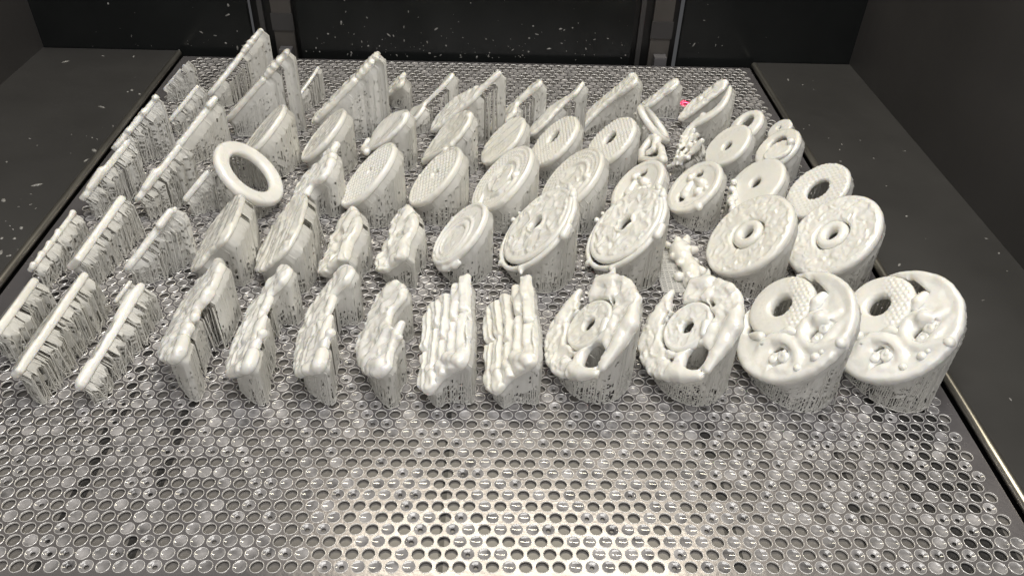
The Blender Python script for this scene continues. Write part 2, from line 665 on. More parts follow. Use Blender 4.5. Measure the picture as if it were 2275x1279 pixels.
def piece(key, name, label, cat, group, o, lean, poly, T, parts, h=1.0, style='wall', keep=None, holes=(), shoulder=5.0,
          seed=None, inner=5.0, support_poly=None, step=1.6, support=True):
    """parts: list of (part name, field, (u range, v range, w range) or None)"""
    o = np.asarray(o, float)
    poly = np.asarray(poly, float)
    au, av, an = frame_of(lean)
    c = o + poly.mean(0)[0] * au + poly.mean(0)[1] * av
    base = (c[0], c[1], 0.0)
    e = link(name, None, None)
    e.location = (base[0] * MM, base[1] * MM, 0.0)
    e.empty_display_size = 0.01
    tag(e, label, cat, group)
    (u0, v0), (u1, v1) = poly.min(0), poly.max(0)
    first = None
    for pn, f, b in parts:
        if b is None:
            b = ((u0 - 6, u1 + 6), (v0 - 6, v1 + 6), (-T / 2 - 3.5, T / 2 + 5.5))
        ob = mesh_part(pn, f, b, h, o, base, lean, first if (first is not None and pn in ('curl', 'bead', 'knobbed_cap')) else e)
        first = first or ob
    if support:
        build_support(e, o, base, lean, poly if support_poly is None else support_poly, T, holes, style, keep, shoulder,
                      step, seed if seed is not None else sum(map(ord, key)), inner)
    PIECES[key] = e
    return e


def spiral(c, r0, turns, a0, w, rt, n=14, sgn=1):
    pts = []
    for i in range(n):
        t = i / (n - 1)
        a = a0 + sgn * turns * 2 * math.pi * t
        r = r0 * (1 - 0.82 * t)
        pts.append((c[0] + r * math.cos(a), c[1] + r * math.sin(a), w + 0.6 * t))
    return (pts, [rt * (0.75 + 0.45 * i / (n - 1)) for i in range(n)])


def bb(c, r, w0, w1):
    return ((c[0] - r, c[0] + r), (c[1] - r, c[1] + r), (w0, w1))


G_DISC, G_BAR, G_DAG, G_SPOON, G_FIG, G_RING = ('printed round discs', 'printed slim bars', 'printed daggers', 'printed long-stemmed pieces', 'printed figure plaques', 'printed open rings')


def zc(r):
    return 6.0 + r * math.sqrt(.5)


# ---- round discs -------------------------------------------------------------
def rimmed(r, w=2.2, hgt=0.7, sink=0.4):
    def f(U, V):
        R = np.hypot(U, V)
        return np.where(R > r - w - 0.8, hgt, -sink)
    return f


def disc(key, label, c, r, T=5.0, hole=None, relief=None, rim=True, h=1.0, extras=(), seed=1, name='printed_disc', shoulder=5.0, cut=(), group=G_DISC, cat='disc', extra_parts=(), step=1.6):
    hs = [sd_circle(hole[:2], hole[2])] if hole else []
    rel = []
    if rim:
        rel.append(rimmed(r))
    if relief:
        inner_r = r - (2.8 if rim else 1.0)
        rel.append(lambda U, V: np.where(np.hypot(U, V) < inner_r, relief(U, V), 0))
    rl = add_relief(*rel) if rel else None
    f = solid(sd_circle((0, 0), r), T, rl, holes=hs + list(cut), extras=extras, seed=seed, wobble=0.2)
    return piece(key, name, label, cat, group, (c[0], c[1], zc(r)), 1, circle(r), T, [('body', f, None)] + list(extra_parts), h=h, holes=hs + list(cut), shoulder=shoulder, step=step)


# front right pair: moon disc with an eccentric ring and scrolls
def moon(key, label, c, r, seed):
    rc, ro, rh = (18.6, -2.0), 22.2, 7.0
    T = 6.0
    body_d = lambda U, V: np.maximum(np.hypot(U, V) - r, -(np.hypot(U - rc[0], V - rc[1]) - ro - 0.9))
    gaps = [sd_path([(-9.6, -16.6), (-9.8, -12.2), (-12.6, -9.6), (-15.4, -8.6)], 1.15), sd_path([(-12.9, 10.6), (-13.9, 7.0), (-17.0, 5.6)], 1.15), sd_path([(-13.0, 20.8), (-15.6, 21.6), (-18.6, 19.6)], 1.0), sd_path([(-20.2, -20.6), (-20.8, -16.4)], .9), sd_path([(-25.6, -19.5), (-27.4, -15.6)], .9), sd_circle((-14.3, -14.3), 1.7), sd_circle((-12.8, -1.6), 2.1), sd_circle((2.4, -17.3), 2.2), sd_circle((15.5, -25.5), 2.4), sd_path([(9, 23.6), (16.5, 22.6), (25, 20.6)], 1.7)]

    def rel(U, V):
        R = np.hypot(U, V)
        return 1.0 * np.clip((R - r + 7) / 4.0, 0, 1) - 1.0 + 1.3 * noise2(U, V, 10, seed) + 0.5 * noise2(U, V, 4.0, seed + 4)
    wt = T / 2
    ridge = [([(-4.5, -25, wt - 3.0), (-1.5, -20.5, wt - 1.6), (-1.2, -14.0, wt - 1.2), (-6.4, -8.4, wt - 1.0), (-14.1, -4.6, wt - 1.0), (-21.2, -3.8, wt - 1.3), (-27.5, -6.6, wt - 2.0), (-30.5, -12, wt - 2.4)], [3.4, 3.9, 4.3, 4.5, 4.2, 3.8, 3.2, 2.4]),
             ([(-2.5, 11, wt - 1.4), (-4.0, 7.5, wt - 1.0), (-8.5, 2.9, wt - .9), (-13.5, 1.7, wt - .9), (-19.5, 2.4, wt - .9), (-25.0, 6.5, wt - 1.2), (-28.0, 13, wt - 1.6), (-30.5, 19.5, wt - 1.6)], [3.4, 3.6, 3.6, 3.4, 3.4, 3.6, 3.8, 4.0]),
             ([(-3.5, 13.5, wt - 1.6), (-7.5, 16.0, wt - 1.0), (-11.0, 19.5, wt - 1.4), (-10, 26, wt - 2.4)], [4.2, 5.4, 4.4, 3.6]),
             ([(-23, -24, wt - 2.4), (-25.0, -17.5, wt - 1.6), (-30.0, -12.0, wt - 2.0)], [3.0, 3.4, 2.8]),
             ([(-24, 13, wt - 1.4), (-20, 21, wt - 1.6), (-17, 28, wt - 2.2)], [3.0, 3.4, 3.0])]
    grooves = [([(-10.2, -17.0, wt + 1.2), (-9.6, -11.5, wt + 1.2), (-13.0, -8.2, wt + 1.1), (-18.0, -7.4, wt + .9), (-23.5, -9.6, wt + .6)], [.9, 1.0, 1.1, 1.0, .7]),
               ([(-13.0, 11.0, wt + 1.0), (-14.2, 6.2, wt + .9), (-19.0, 5.4, wt + .8), (-24.4, 9.0, wt + .6)], [.9, 1.0, 1.0, .7]),
               ([(-13.0, 20.5, wt + .8), (-15.5, 21.5, wt + .6), (-19.5, 18.8, wt + .5)], [.8, .9, .7]),
               ([(-21.5, -23.0, wt + .4), (-20.6, -17.5, wt + .7), (-22.6, -13.5, wt + .6)], [.6, .9, .8]),
               ([(-2.4, -21.5, wt + .9), (.6, -17.2, wt + 1.0), (.2, -10.5, wt + 1.0)], [.8, 1.0, .8])]
    body = solid(body_d, T, rel, holes=gaps, seed=seed, wobble=0.3, extras=ridge, cuts=grooves, k=2.4)

    def ring_rel(U, V):
        R = np.hypot(U - rc[0], V - rc[1])
        gr = grain(3.4, 0.8, 1.5)(U, V) * np.clip((V - U * 0.4 + 8) / 8, 0.1, 1)
        return 1.5 * np.sqrt(np.clip(1 - ((R - 14.5) / 7.6) ** 2, 0, 1)) + gr
    ring_d = lambda U, V: np.hypot(U - rc[0], V - rc[1]) - ro
    ringf = solid(ring_d, T, ring_rel, holes=[sd_circle(rc, rh)], seed=seed + 3, wobble=0.15, w_shift=0.6)
    w = T / 2
    scrolls = [
        ([spiral((-19.0, -11.6), 3.9, 0.95, 0.3, w - .2, 1.75, sgn=-1)], (-19, -11.6), 9),
        ([spiral((-15.6, -18.6), 3.3, 0.9, 0.2, w - .4, 1.6, sgn=1)], (-15.5, -18.5), 8),
        ([spiral((-16.6, 15.8), 3.7, 0.95, 1.2, w - .2, 1.7, sgn=-1)], (-16.5, 15.8), 9),
        ([spiral((-20.6, 8.8), 3.9, 0.95, 0.6, w - .2, 1.75, sgn=1)], (-20.5, 8.8), 9),
        # knobs beside the ring
        ([([(12, -26.5, w - 2.5), (8.5, -23.6, w - .8), (4.8, -20.4, w + .2)], [2.4, 3.0, 3.3])], (8, -23), 11),
        ([([(2.5, 14.5, w - 1.0), (5.2, 18.3, w), (7.5, 22.5, w - .8)], [2.8, 4.2, 3.2])], (5, 18), 11),
        ([([(-2.0, -9.5, w), (-3.6, -3.0, w + .6), (-7.0, -0.5, w + .2)], [2.0, 2.8, 2.2])], (-4, -4), 10),
    ]
    parts = [('body', body, None), ('ring', ringf, ((rc[0] - ro - 2, rc[0] + ro + 2), (rc[1] - ro - 2, rc[1] + ro + 2), (-T / 2 - 2, T / 2 + 5)))]
    for tb, cc, rad in scrolls:
        def f(U, V, W, tb=tb):
            F = None
            for pts, rr in tb:
                q = tube(U, V, W, pts, rr)
                F = q if F is None else smin(F, q, 1.0)
            return F
        parts.append(('curl', f, bb(cc, rad, 0, T / 2 + 5)))
    for cc, rr in (((-31.4, -7.4), 2.4), ((-31.0, 4.3), 2.9), ((-30.0, 8.6), 1.9), ((-31.5, 20.0), 3.4)):
        parts.append(('bead', (lambda U, V, W, cc=cc, rr=rr: tube(U, V, W, [(cc[0], cc[1], T / 2)], rr)), bb(cc, rr + 1, 0, T / 2 + 4)))
    return piece(key, 'printed_openwork_disc', label, 'disc', 'printed moon discs with ring and scrolls', (c[0], c[1], zc(r) + 0.5), 1, circle(r - 0.5), T, parts, h=0.72,
                 holes=[sd_circle(rc, rh + 1), sd_circle((17, 23), 4)], shoulder=4.0)


moon('F12', 'moon-shaped disc with ring and scrolls, second from right in the front row', (205.7, 142.1), 38.7, 3)
moon('F13', 'moon-shaped disc with ring and scrolls at the right end of the front row', (266.6, 143.2), 39.3, 4)


# second row right pair: thick discs with an inner ring
def inner_ring_disc(key, label, c, r, seed):
    T = 7.0

    def rel(U, V):
        R = np.hypot(U, V)
        edge = np.clip((R - r + 4.5) / 1.6, 0, 1) * 0.5
        pat = craggy(5.0, 2.2, seed)(U, V) + 0.5 * carved(3.6, 1.0, seed + 2)(U, V)
        return edge + np.where((R < r - 3) & (R > 13.5), pat * 0.75, 0) - 0.5 * np.clip((R - 12) / 3, 0, 1)
    groove = lambda U, V: np.abs(np.hypot(U, V) - 12.6) - 0.55
    body = solid(sd_circle((0, 0), r), T, rel, r=3.0, holes=[sd_circle((0, 0), 12.4)], seed=seed, wobble=0.12)
    rr = lambda U, V: 1.3 * np.sqrt(np.clip(1 - ((np.hypot(U, V) - 8.2) / 4.2) ** 2, 0, 1)) + 0.2 * grain(2.6, 0.8, 1.2)(U, V)
    ring = solid(sd_circle((0, 0), 11.6), T, rr, holes=[sd_circle((0, 0), 4.3)], seed=seed + 1, wobble=0.05)
    return piece(key, 'printed_disc', label, 'disc', 'printed thick discs with inner ring', (c[0], c[1], zc(r)), 1, circle(r - 0.6), T,
                 [('body', body, None), ('inner_ring', ring, bb((0, 0), 14, -T / 2 - 1, T / 2 + 4))], h=0.78, holes=[sd_circle((0, 0), 4)], shoulder=4.0)


inner_ring_disc('E5', 'thick carved disc with raised inner ring, left of the two big ones', (204.0, 241.5), 34.6, 5)
inner_ring_disc('E6', 'thick carved disc with raised inner ring, right of the two big ones', (263.0, 241.5), 34.9, 6)


# dragon crescents
def crescent(key, label, c, r, seed):
    T = 5.0
    cuts = [sd_circle((30.0, 1.0), 7.8), sd_circle((22.5, -2.5), 5.5), sd_path([(15, -15), (20, -10.5)], 1.5), sd_circle((-26.5, -0.5), 8.4), sd_path([(-15, -18.5), (-20, -13.0)], 1.7), sd_path([(2, 19.5), (8, 18.5)], 1.0)]
    ring_d = lambda U, V: np.maximum(np.hypot(U, V) - r + 1.6 * (noise2(U, V, 5, seed) - 0.4), -(np.hypot(U - 0.5, V + 0.5) - 18.3 - 2.2 * (noise2(U, V, 7, seed + 2) - .5)))

    def rel(U, V):
        R = np.hypot(U, V)
        return craggy(6.5, 2.4, seed)(U, V) + 0.5 * ring_beads((r - 4.5, r - 8.5), 1.0, 1.3, 3.0)(U, V) + 0.8 * np.clip((24.5 - R) / 4, 0, 1)
    w = T / 2
    ex = [([(22, -20, 0), (30, -13, 0.6), (35.0, -5.0, 1.2)], [4.5, 3.4, 2.0]),            # left arm tip
          ([(24, 20, 1), (30, 12, 1.6), (24, 5, 1.4)], [4.5, 4.2, 3.0]),                    # right arm bulge inward
          ([(-26, -16, 0.5), (-33, -11, .6), (-39.5, -1.6, .6)], [4.8, 4.2, 2.4]),         # lower tip
          ([(-19, 26, .6), (-28, 17, .8), (-38.0, 3.8, .4)], [5.0, 4.4, 2.2]),            # horn on the right
          ([(-22, 27.5, 1.6), (-12, 30, 2.0)], [4.0, 2.6]),
          ([(-21, -11, 1.2)], [3.4]), ([(-18, -20, 1.0)], [3.6]), ([(-14, 15, 1.6)], [3.4]), ([(-22, 10, 1.0)], [3.2]),
          ([(14, 19, 1.4)], [3.2]), ([(35.5, 10, 0.5), (40.5, 9, 0.5)], [2.2, 0.8]), ([(31, 21, .5), (36, 23, .5)], [2.2, 0.7]),
          ([(20, -28, .3), (27, -30, .3)], [2.4, .6]), ([(10, -33, .2), (15, -37, .2)], [2.4, .6])]
    band = solid(ring_d, T, rel, holes=cuts, extras=ex, seed=seed, wobble=0.5, k=2.6)

    def rel2(U, V):
        R = np.hypot(U, V)
        return 0.7 * (R > 14.6) * (R < 17) - 0.3 + np.where(R < 14.6, carved(4.2, 1.2, seed + 2)(U, V), 0) + 0.5 * (R < 6.3)
    inner = solid(sd_circle((-0.5, 0), 17.4), T, rel2, holes=[sd_circle((-1.0, 0), 4.2)], seed=seed + 1, wobble=0.15, w_shift=0.8,
                  extras=[([(-9, 12.5, w + .4), (-14.5, 9, w + .2)], [3.2, 2.6])])
    sp = circle(r - 1.5)
    kp = lambda a, b: not ((np.hypot(a - 34, b - 1) < 8.5) or (np.hypot(a + 36, b) < 0.5))
    e = piece(key, 'printed_dragon_disc', label, 'disc', 'printed dragon crescents around an inner disc', (c[0], c[1], zc(r)), 1, sp, T,
                 [('dragon_band', band, None), ('inner_disc', inner, bb((0, 0), 20, -T / 2 - 2, T / 2 + 5))], h=0.75, keep=kp, shoulder=4.0,
                 holes=[sd_circle((31, 1.5), 9), sd_circle((-31, 0), 10)])
    build_support(e, (c[0], c[1], zc(r)), (c[0], c[1], 0.0), 1, circle(18.5), T, shoulder=3.0, seed=seed + 40)
    return e


crescent('F10', 'dragon crescent around a holed disc, left one of the pair in the front row', (84.7, 144.0), 36.0, 11)
crescent('F11', 'dragon crescent around a holed disc, right one of the pair, beside the moon discs', (142.9, 142.9), 36.3, 12)


# framed dragon discs, second row
def framed(key, label, c, r, seed):
    T = 4.6

    def rel(U, V):
        R = np.hypot(U - 2, V - 2.5)
        return np.where(R < 28, craggy(6.5, 2.6, seed)(U, V), 0) + 0.6 * (R > 28.5) + 0.9 * (R < 8.6) * (R > 5.5) + 0.5 * ring_beads((25.8,), 0.9, 1.2, 2.8)(U - 2, V - 2.5)
    body = solid(sd_circle((1.4, 1.8), 32.2), T, rel, holes=[sd_circle((1.8, 1.8), 5.6)], seed=seed, wobble=0.3)
    t = np.linspace(0, 2 * math.pi, 60)
    ring_pts = [(r * math.cos(a) * 0.975, r * math.sin(a) * 0.975, -0.4) for a in t]
    knobs = [([(32.0, -21.0, 0.5)], [2.3]), ([(34.5, -15, .4), (37, -16, .5)], [1.6, .8]), ([(4, 34.6, 1.2), (8, 36, 1.6)], [3.0, 2.0]), ([(14, 33.5, 1.2), (18, 33, 1.6)], [2.4, 2.0]),
             ([(-30.5, 22.5, .4), (-26, 27, .8)], [3.2, 2.8]), ([(-31.5, -16, .2), (-35.5, -16.5, -.4)], [2.4, 1.0]), ([(27, 22, .4)], [2.6]), ([(-8, -34.5, 0)], [2.3])]

    def frame_f(U, V, W):
        R = np.hypot(U, V)
        F = np.sqrt((R - r * .972) ** 2 + ((W + .3) * .95) ** 2) - (2.0 + 0.4 * (noise2(U, V, 6, seed) - .5))
        for pts, rr in knobs:
            F = smin(F, tube(U, V, W, pts, rr), 1.4)
        return F
    return piece(key, 'printed_framed_disc', label, 'disc', 'printed dragon discs in a thin outer frame', (c[0], c[1], zc(r)), 1, circle(r - .4), T,
                 [('body', body, None), ('outer_frame', frame_f, ((-r - 6, r + 6), (-r - 6, r + 6), (-6, 6)))], h=0.8, holes=[sd_circle((1.8, 1.8), 5)], shoulder=5.5)


framed('E2', 'carved disc in a thin outer frame, left of the two, behind a dragon crescent', (56.2, 246.0), 34.8, 21)
framed('E3', 'carved disc in a thin outer frame, right of the two, beside the seated animal', (117.9, 248.0), 34.4, 22)


# beaded swirl discs
def swirl(key, label, c, r, seed):
    T = 5.0

    def rel(U, V):
        R = np.hypot(U, V)
        A = np.arctan2(V, U)
        bead = ring_beads((r - 5.0, r - 9.0, r - 12.6), 0.95, 1.35, 3.3)(U, V) * np.clip((U + 26) / 10, 0, 1)
        ridge = 1.2 * np.exp(-((R - 15.5 - 1.2 * A) / 1.3) ** 2) * (A > -1.2) * (A < 2.3)
        pit = -1.9 * np.exp(-((U - 9) ** 2 + (V - 4) ** 2) / 30)
        cen = np.where(R < 13, carved(7, 1.6, seed)(U, V) + 0.6, 0)
        return bead + ridge + pit + cen + 0.5 * (R > r - 2.6)
    ex = [([(-14.5, 15.5, 2.6)], [3.4]), ([(-18, 8, 2.2), (-20, 0, 2.2), (-16, -8, 2.0)], [2.8, 3.0, 2.2]), ([(-20, 14, 2), (-24, 6, 1.8)], [2.2, 2.0])]
    f = solid(sd_circle((0, 0), r), T, rel, seed=seed, extras=ex, wobble=0.2)
    return piece(key, 'printed_beaded_disc', label, 'disc', 'printed discs with beaded swirl', (c[0], c[1], zc(r)), 1, circle(r), T, [('body', f, None)], h=0.8, shoulder=6.0)


swirl('D8', 'disc with beaded arcs round a swirl, left of the two behind the framed discs', (33.0, 313.0), 32.0, 31)
swirl('D9', 'disc with beaded arcs round a swirl, right of the two behind the framed discs', (85.9, 314.0), 31.4, 32)


# open knot rings
def knot(key, label, c, r, seed):
    T = 5.0
    holes = [sd_circle((0.5, -11.0), 3.8), sd_circle((-2.5, -12.5), 2.6), sd_circle((10.5, 9.0), 2.0), sd_circle((12.0, 5.5), 2.2)]

    def rel(U, V):
        R = np.hypot(U, V)
        return 0.7 * (R > r - 5) - 1.9 * np.exp(-((R - 9) / 6.5) ** 2)
    ex = [([(12.5, 0.4, 1.6)], [3.2]), ([(6, 4, 2.0), (-2.4, 7.0, 2.0)], [2.2, 3.6]), ([(5, -1, 2.0), (1.2, -6.2, 1.4)], [2.4, 3.4]), ([(1, -9.5, 0.8), (-1.5, -9.0, 0.6)], [3.2, 2.8]),
          ([(-9, 2, 1.6)], [3.6]), ([(-21, -3, 0.4), (-25, -2, 0.0)], [3.2, 3.0]), ([(-12, 9, 1.4)], [2.6])]
    f = solid(sd_circle((0, 0), r), T, rel, holes=holes, seed=seed, extras=ex, wobble=0.15, k=1.5)
    return piece(key, 'printed_knot_disc', label, 'disc', 'printed dished discs with knotted centre', (c[0], c[1], zc(r)), 1, circle(r), T, [('body', f, None)], h=0.9, shoulder=5.0, holes=holes, inner=7)


knot('D10', 'smooth dished disc with knotted centre, left one, half hidden by a framed disc', (137.0, 313.5), 25.4, 41)
knot('D11', 'smooth dished disc with knotted centre, right one, beside the plain white disc', (180.9, 314.0), 25.2, 42)

disc('mid', 'grainy disc with raised rim and small dent, third row, left of its twin', (-68.4, 317.0), 31.0, 5.0, hole=(2.5, 1.8, 2.6), relief=grain(4.2, 1.3, 1.9), h=0.85, seed=51, shoulder=6.0)
disc('d2', 'grainy disc with raised rim and small dent, third row, right of its twin', (-18.0, 319.0), 28.8, 5.0, hole=(2.5, 0.8, 3.6), relief=grain(4.2, 1.3, 1.9), h=0.85, seed=52, shoulder=6.0)
disc('C3', 'thin narrow-looking disc behind the tipped open ring', (-163.0, 383.0), 29.5, 4.6, relief=carved(7, 0.9, 3), seed=53, shoulder=7.0)
disc('C4', 'thin disc with raised rim and worn relief, between the tipped ring and the boat-shaped shell', (-113.8, 383.5), 27.6, 4.6, relief=carved(6, 1.1, 4), seed=54, shoulder=7.0)
disc('C7', 'solid disc with lengthwise streaks, left of the two grainy ring discs in the fourth row', (34.0, 383.0), 25.4, 4.8, relief=add_relief(streaks(0.7, 2.4, 'v', 5), grain(3.2, 0.4, 1.3)), rim=False, seed=55)
disc('C8', 'grainy ring disc with round hole in the fourth row, left of its twin', (76.7, 381.0), 26.8, 5.6, hole=(4.5, 1.0, 6.0), relief=grain(3.6, 1.0, 1.6), h=.85, rim=False, seed=56)
disc('C9', 'grainy ring disc with round hole in the fourth row, right of its twin', (123.3, 380.5), 27.0, 5.6, hole=(4.0, 1.5, 6.2), relief=grain(3.6, 1.0, 1.6), h=.85, rim=False, seed=57)
disc('E1', 'smooth disc with nested oval grooves above a ragged fringe, second row', (3.2, 245.5), 26.8, 4.6, rim=True, h=0.9,
     relief=lambda U, V: 1.3 * (np.hypot(U + 2, (V + 4) * 1.0) < 19) - 1.1 * np.exp(-((np.hypot(U + 2, V + 4) - 15.5) / 1.1) ** 2) - 1.0 * (np.hypot(U + 3, V + 5) < 12) + 0.6 * carved(3.5, 1.0, 8)(U, V) * (np.hypot(U + 3, V + 5) < 11),
     seed=58, extras=[([(30 * math.cos(a) * 0.93 - 1.5, 30 * math.sin(a) * 0.93 + 2, -2.2 + 1.2 * random.random()) for a in np.linspace(-3.0, -1.2 + 1.5, 26)], [1.6 + 1.3 * random.random() for _ in range(26)]),
                      ([(20, 19, 0), (26, 22, .5), (31, 23, 1)], [2.2, 1.4, .5]), ([(27, -8, 0), (29.5, -9, .5)], [2.0, 1.6])])
disc('B25', 'plain smooth white disc with a small hole, beside the knotted disc', (230.0, 319.5), 25.5, 6.0, hole=(0.4, 0.8, 4.2), rim=False, seed=59, shoulder=5)
disc('B26', 'grainy ring with a wide hole overhanging the right rail', (275.3, 310.5), 26.6, 5.0, hole=(0.0, 0.8, 9.2), relief=grain(3.6, 0.8, 1.6), h=.85, rim=False, seed=60, group=G_RING, cat='ring', name='printed_ring')
disc('B23', 'thick white disc with a small hole, in front of the small back ring', (223.3, 384.5), 22.6, 5.6, hole=(-1.8, 0, 4.0), relief=grain(3.2, 0.35, 1.4), rim=False, seed=61)
disc('B21', 'rounded open ring standing behind the thick small-holed disc', (249.6, 427.0), 18.2, 6.4, hole=(2.6, 2.0, 7.6), rim=False, seed=62, group=G_RING, cat='ring', name='printed_ring')
disc('B22', 'smallest disc with a pinhole, farthest along the right rail', (281.9, 429.5), 12.2, 4.4, hole=(2.0, 0.6, 1.8), rim=False, seed=63, h=0.8)
disc('B24', 'thick ring with a crescent hole near the right rail, knobbed cap in front', (265.7, 383.0), 21.2, 6.0, hole=(4.0, 2.0, 8.0), relief=grain(3.0, 0.45, 1.3), rim=False, seed=64, group=G_RING, cat='ring', name='printed_ring',
     extra_parts=[('knobbed_cap', solid(sd_poly(smooth_poly([(-2, -12), (2, 2), (-6, 12), (-15, 12), (-20, 2), (-14, -10)])), 4.0, carved(4, .8, 3), w_shift=4.0, extras=[([(-11, 12.5, 6.2)], [3.6])], seed=3), ((-24, 8), (-16, 20), (-2, 13)))])

# tipped ring leaning the other way, and the narrow one at the back
for key, label, c, r, rh, T, seed in (
        ('ring', 'smooth open ring tipped the opposite way to all others, at centre left', (-159.3, 318.4), 30.0, 17.6, 7.5, 71),
        ('B18', 'narrow smooth ring seen almost edge-on, tipped right, behind the small triangular frame', (166.5, 424.0), 21.6, 14.5, 6.5, 72)):
    rm, tr = (r + rh) / 2, (r - rh) / 2

    def rf(U, V, W, rm=rm, tr=tr, T=T):
        d2 = np.abs(np.hypot(U, V) - rm) - tr
        return plate(d2, W, -T / 2, T / 2, T * 0.44)
    piece(key, 'printed_ring', label, 'ring', 'printed rings tipped to the right', (c[0], c[1], zc(r)), -1, circle(r - 2.0), T, [('body', rf, None)], h=0.95,
          holes=[sd_circle((0, 0), rh + 1)], shoulder=4.0, inner=5.0, style='brush')


# ---- figure plaques from their outlines -----------------------------------------------------
def figure(key, name, label, cat, group, o, poly, T=4.5, relief=None, extras=(), holes=(), h=1.0, seed=1, style='wall', keep=None, shoulder=6.0, support_poly=None, w=0.35, inner=5.0, k=1.6, soft=0.55):
    P = smooth_poly(poly)
    extras = [([(a_, b_, c_ * soft) for a_, b_, c_ in p_], [q_ * (0.76 + 0.24 * soft) for q_ in r_]) for p_, r_ in extras]
    f = solid(sd_poly(P), T, relief, holes=holes, extras=extras, seed=seed, wobble=w, k=k)
    return piece(key, name, label, cat, group, o, 1, P if support_poly is None else P, T, [('body', f, None)], h=h, style=style, keep=keep, shoulder=shoulder, holes=holes,
                 support_poly=None if support_poly is None else smooth_poly(support_poly), inner=inner)


# carved openwork plaques in the front row
F9P = [(-56, 1), (-39, 1), (-26, 0), (-14, 1), (0, 0), (12, 4), (12, 14), (12, 23), (16, 30), (16, 36), (4, 40), (-13, 40), (-32, 42), (-54, 41), (-63, 38), (-62, 27), (-62, 19), (-66, 10)]
for key, label, o, seed in (('F8', 'openwork plaque of upright columns, left of the two in the front row', (-16.0, 171.6, 6), 81),
                            ('F9', 'carved openwork plaque of upright columns, right of the two, beside the dragon crescent', (22.4, 171.7, 6), 82)):
    def colrel(U, V, seed=seed):
        wv = V + 0.9 * np.sin(U * 0.11 + seed) + 1.0
        wu = U + 2.5 * (noise2(U, V, 8.0, seed + 3) - .5) * 2
        per = 8.2
        idx = np.floor(wv / per)
        ph = wv / per - idx
        col = np.clip(1 - np.abs(2 * ph - 1) ** 5, 0, 1) * (0.86 + 0.14 * np.sin(ph * 9 + idx))
        tb = -22.0 + 9.0 * np.sin(idx * 2.4 + seed)
        tb2 = 4.0 + 5.0 * np.sin(idx * 1.7 + seed)
        tier = 1 - 0.8 * np.exp(-((wu - tb) / 1.6) ** 2)
        tier = tier * (0.8 + 0.35 * np.sin(idx * 3.1 + np.where(wu > tb, 1.0, 2.6)) ** 2)
        lump = noise2(U, V, 5.0, seed + 7)
        body_ = np.where(U > -46, col * tier, 0.35 + 0.5 * col)
        return 5.6 * body_ - 2.8 + 1.3 * (lump - .4) + 0.6 * noise2(U, V, 2.6, seed + 8)
    ex = []
    for (a, b, ww, rr) in ((-51, 26, 3.2, 4.4), (-58, 34, 2.6, 4.6), (-52, 19, 3.0, 3.6), (-47, 9, 1.6, 3.4), (-62, 9, .5, 3.8), (-55, 30, 3.6, 3.6), (-54, 12, 2.2, 3.4), (10, 8, 1.2, 4.2), (11, 17, 1.4, 4.0), (-3, 4, 1.2, 3.6)):
        ex.append(([(a + seed % 3, b, ww)], [rr]))
    ex.append(([(-2, 31, 1.2), (6, 35, 1.6), (15, 37.5, 1.2)], [4.6, 3.8, 2.8]))
    figure(key, 'printed_openwork_plaque', label, 'plaque', G_FIG, o, F9P, T=4.0, relief=colrel, extras=ex, h=0.85, seed=seed, shoulder=4.0, k=2.0,
           soft=0.8, holes=[sd_path([(t_, 8.2 * k_ - 1.0 - 0.9 * math.sin(t_ * .11 + seed)) for t_ in np.linspace(a_, b_, 6)], .95) for k_, a_, b_ in ((1, -44, -26), (1, -16, 2), (2, -36, -10), (3, -44, -22), (3, -12, 2), (4, -30, -12), (5, -46, -34))] + [sd_circle((-49, 14.5), 1.8)])

# horned blades
F5P = [(-35, 8), (-19, 2), (0, 0), (22, 3), (32, 11), (37, 19), (41, 27), (43, 36), (31, 46), (23, 44), (20, 40), (19, 29), (4, 28), (-13, 33), (-25, 33), (-45, 37), (-50, 31), (-44, 19)]
for key, label, o, seed, du in (('F5', 'streaked blade with knobbed edge and narrow tail, left of the two in the front row', (-131.8, 155.6, 6), 91, 0),
                                ('F6', 'streaked blade with knobbed edge and narrow tail, right one, beside the coiled dragon', (-93.2, 156.6, 6), 92, 0)):
    ex = [([(31, 38, 1.2), (39, 33, 1.6)], [3.0, 3.2]), ([(14, 30, 1.4), (5, 29.5, 1.8)], [3.2, 3.0]), ([(-6, 33, 2.0), (-16, 31, 2.0)], [2.4, 2.8]), ([(-24, 38, 2.4)], [3.6]), ([(-29, 34, 1.6)], [3.0]),
          ([(-38, 34, 1.8), (-46, 33, 1.6)], [4.2, 4.2]), ([(-42, 24, 1.4), (-38, 13, 1.2)], [3.6, 3.2])]
    figure(key, 'printed_horned_plaque', label, 'blade', G_FIG, o, F5P, T=4.4, relief=add_relief(streaks(0.7, 2.0, 'u', seed), craggy(7, 2.0, seed)), extras=ex, h=0.9, seed=seed, shoulder=3.5, k=3.0,
           keep=lambda a, b: not (4 < a < 12) and not (-30 < a < -24 and b > 26))

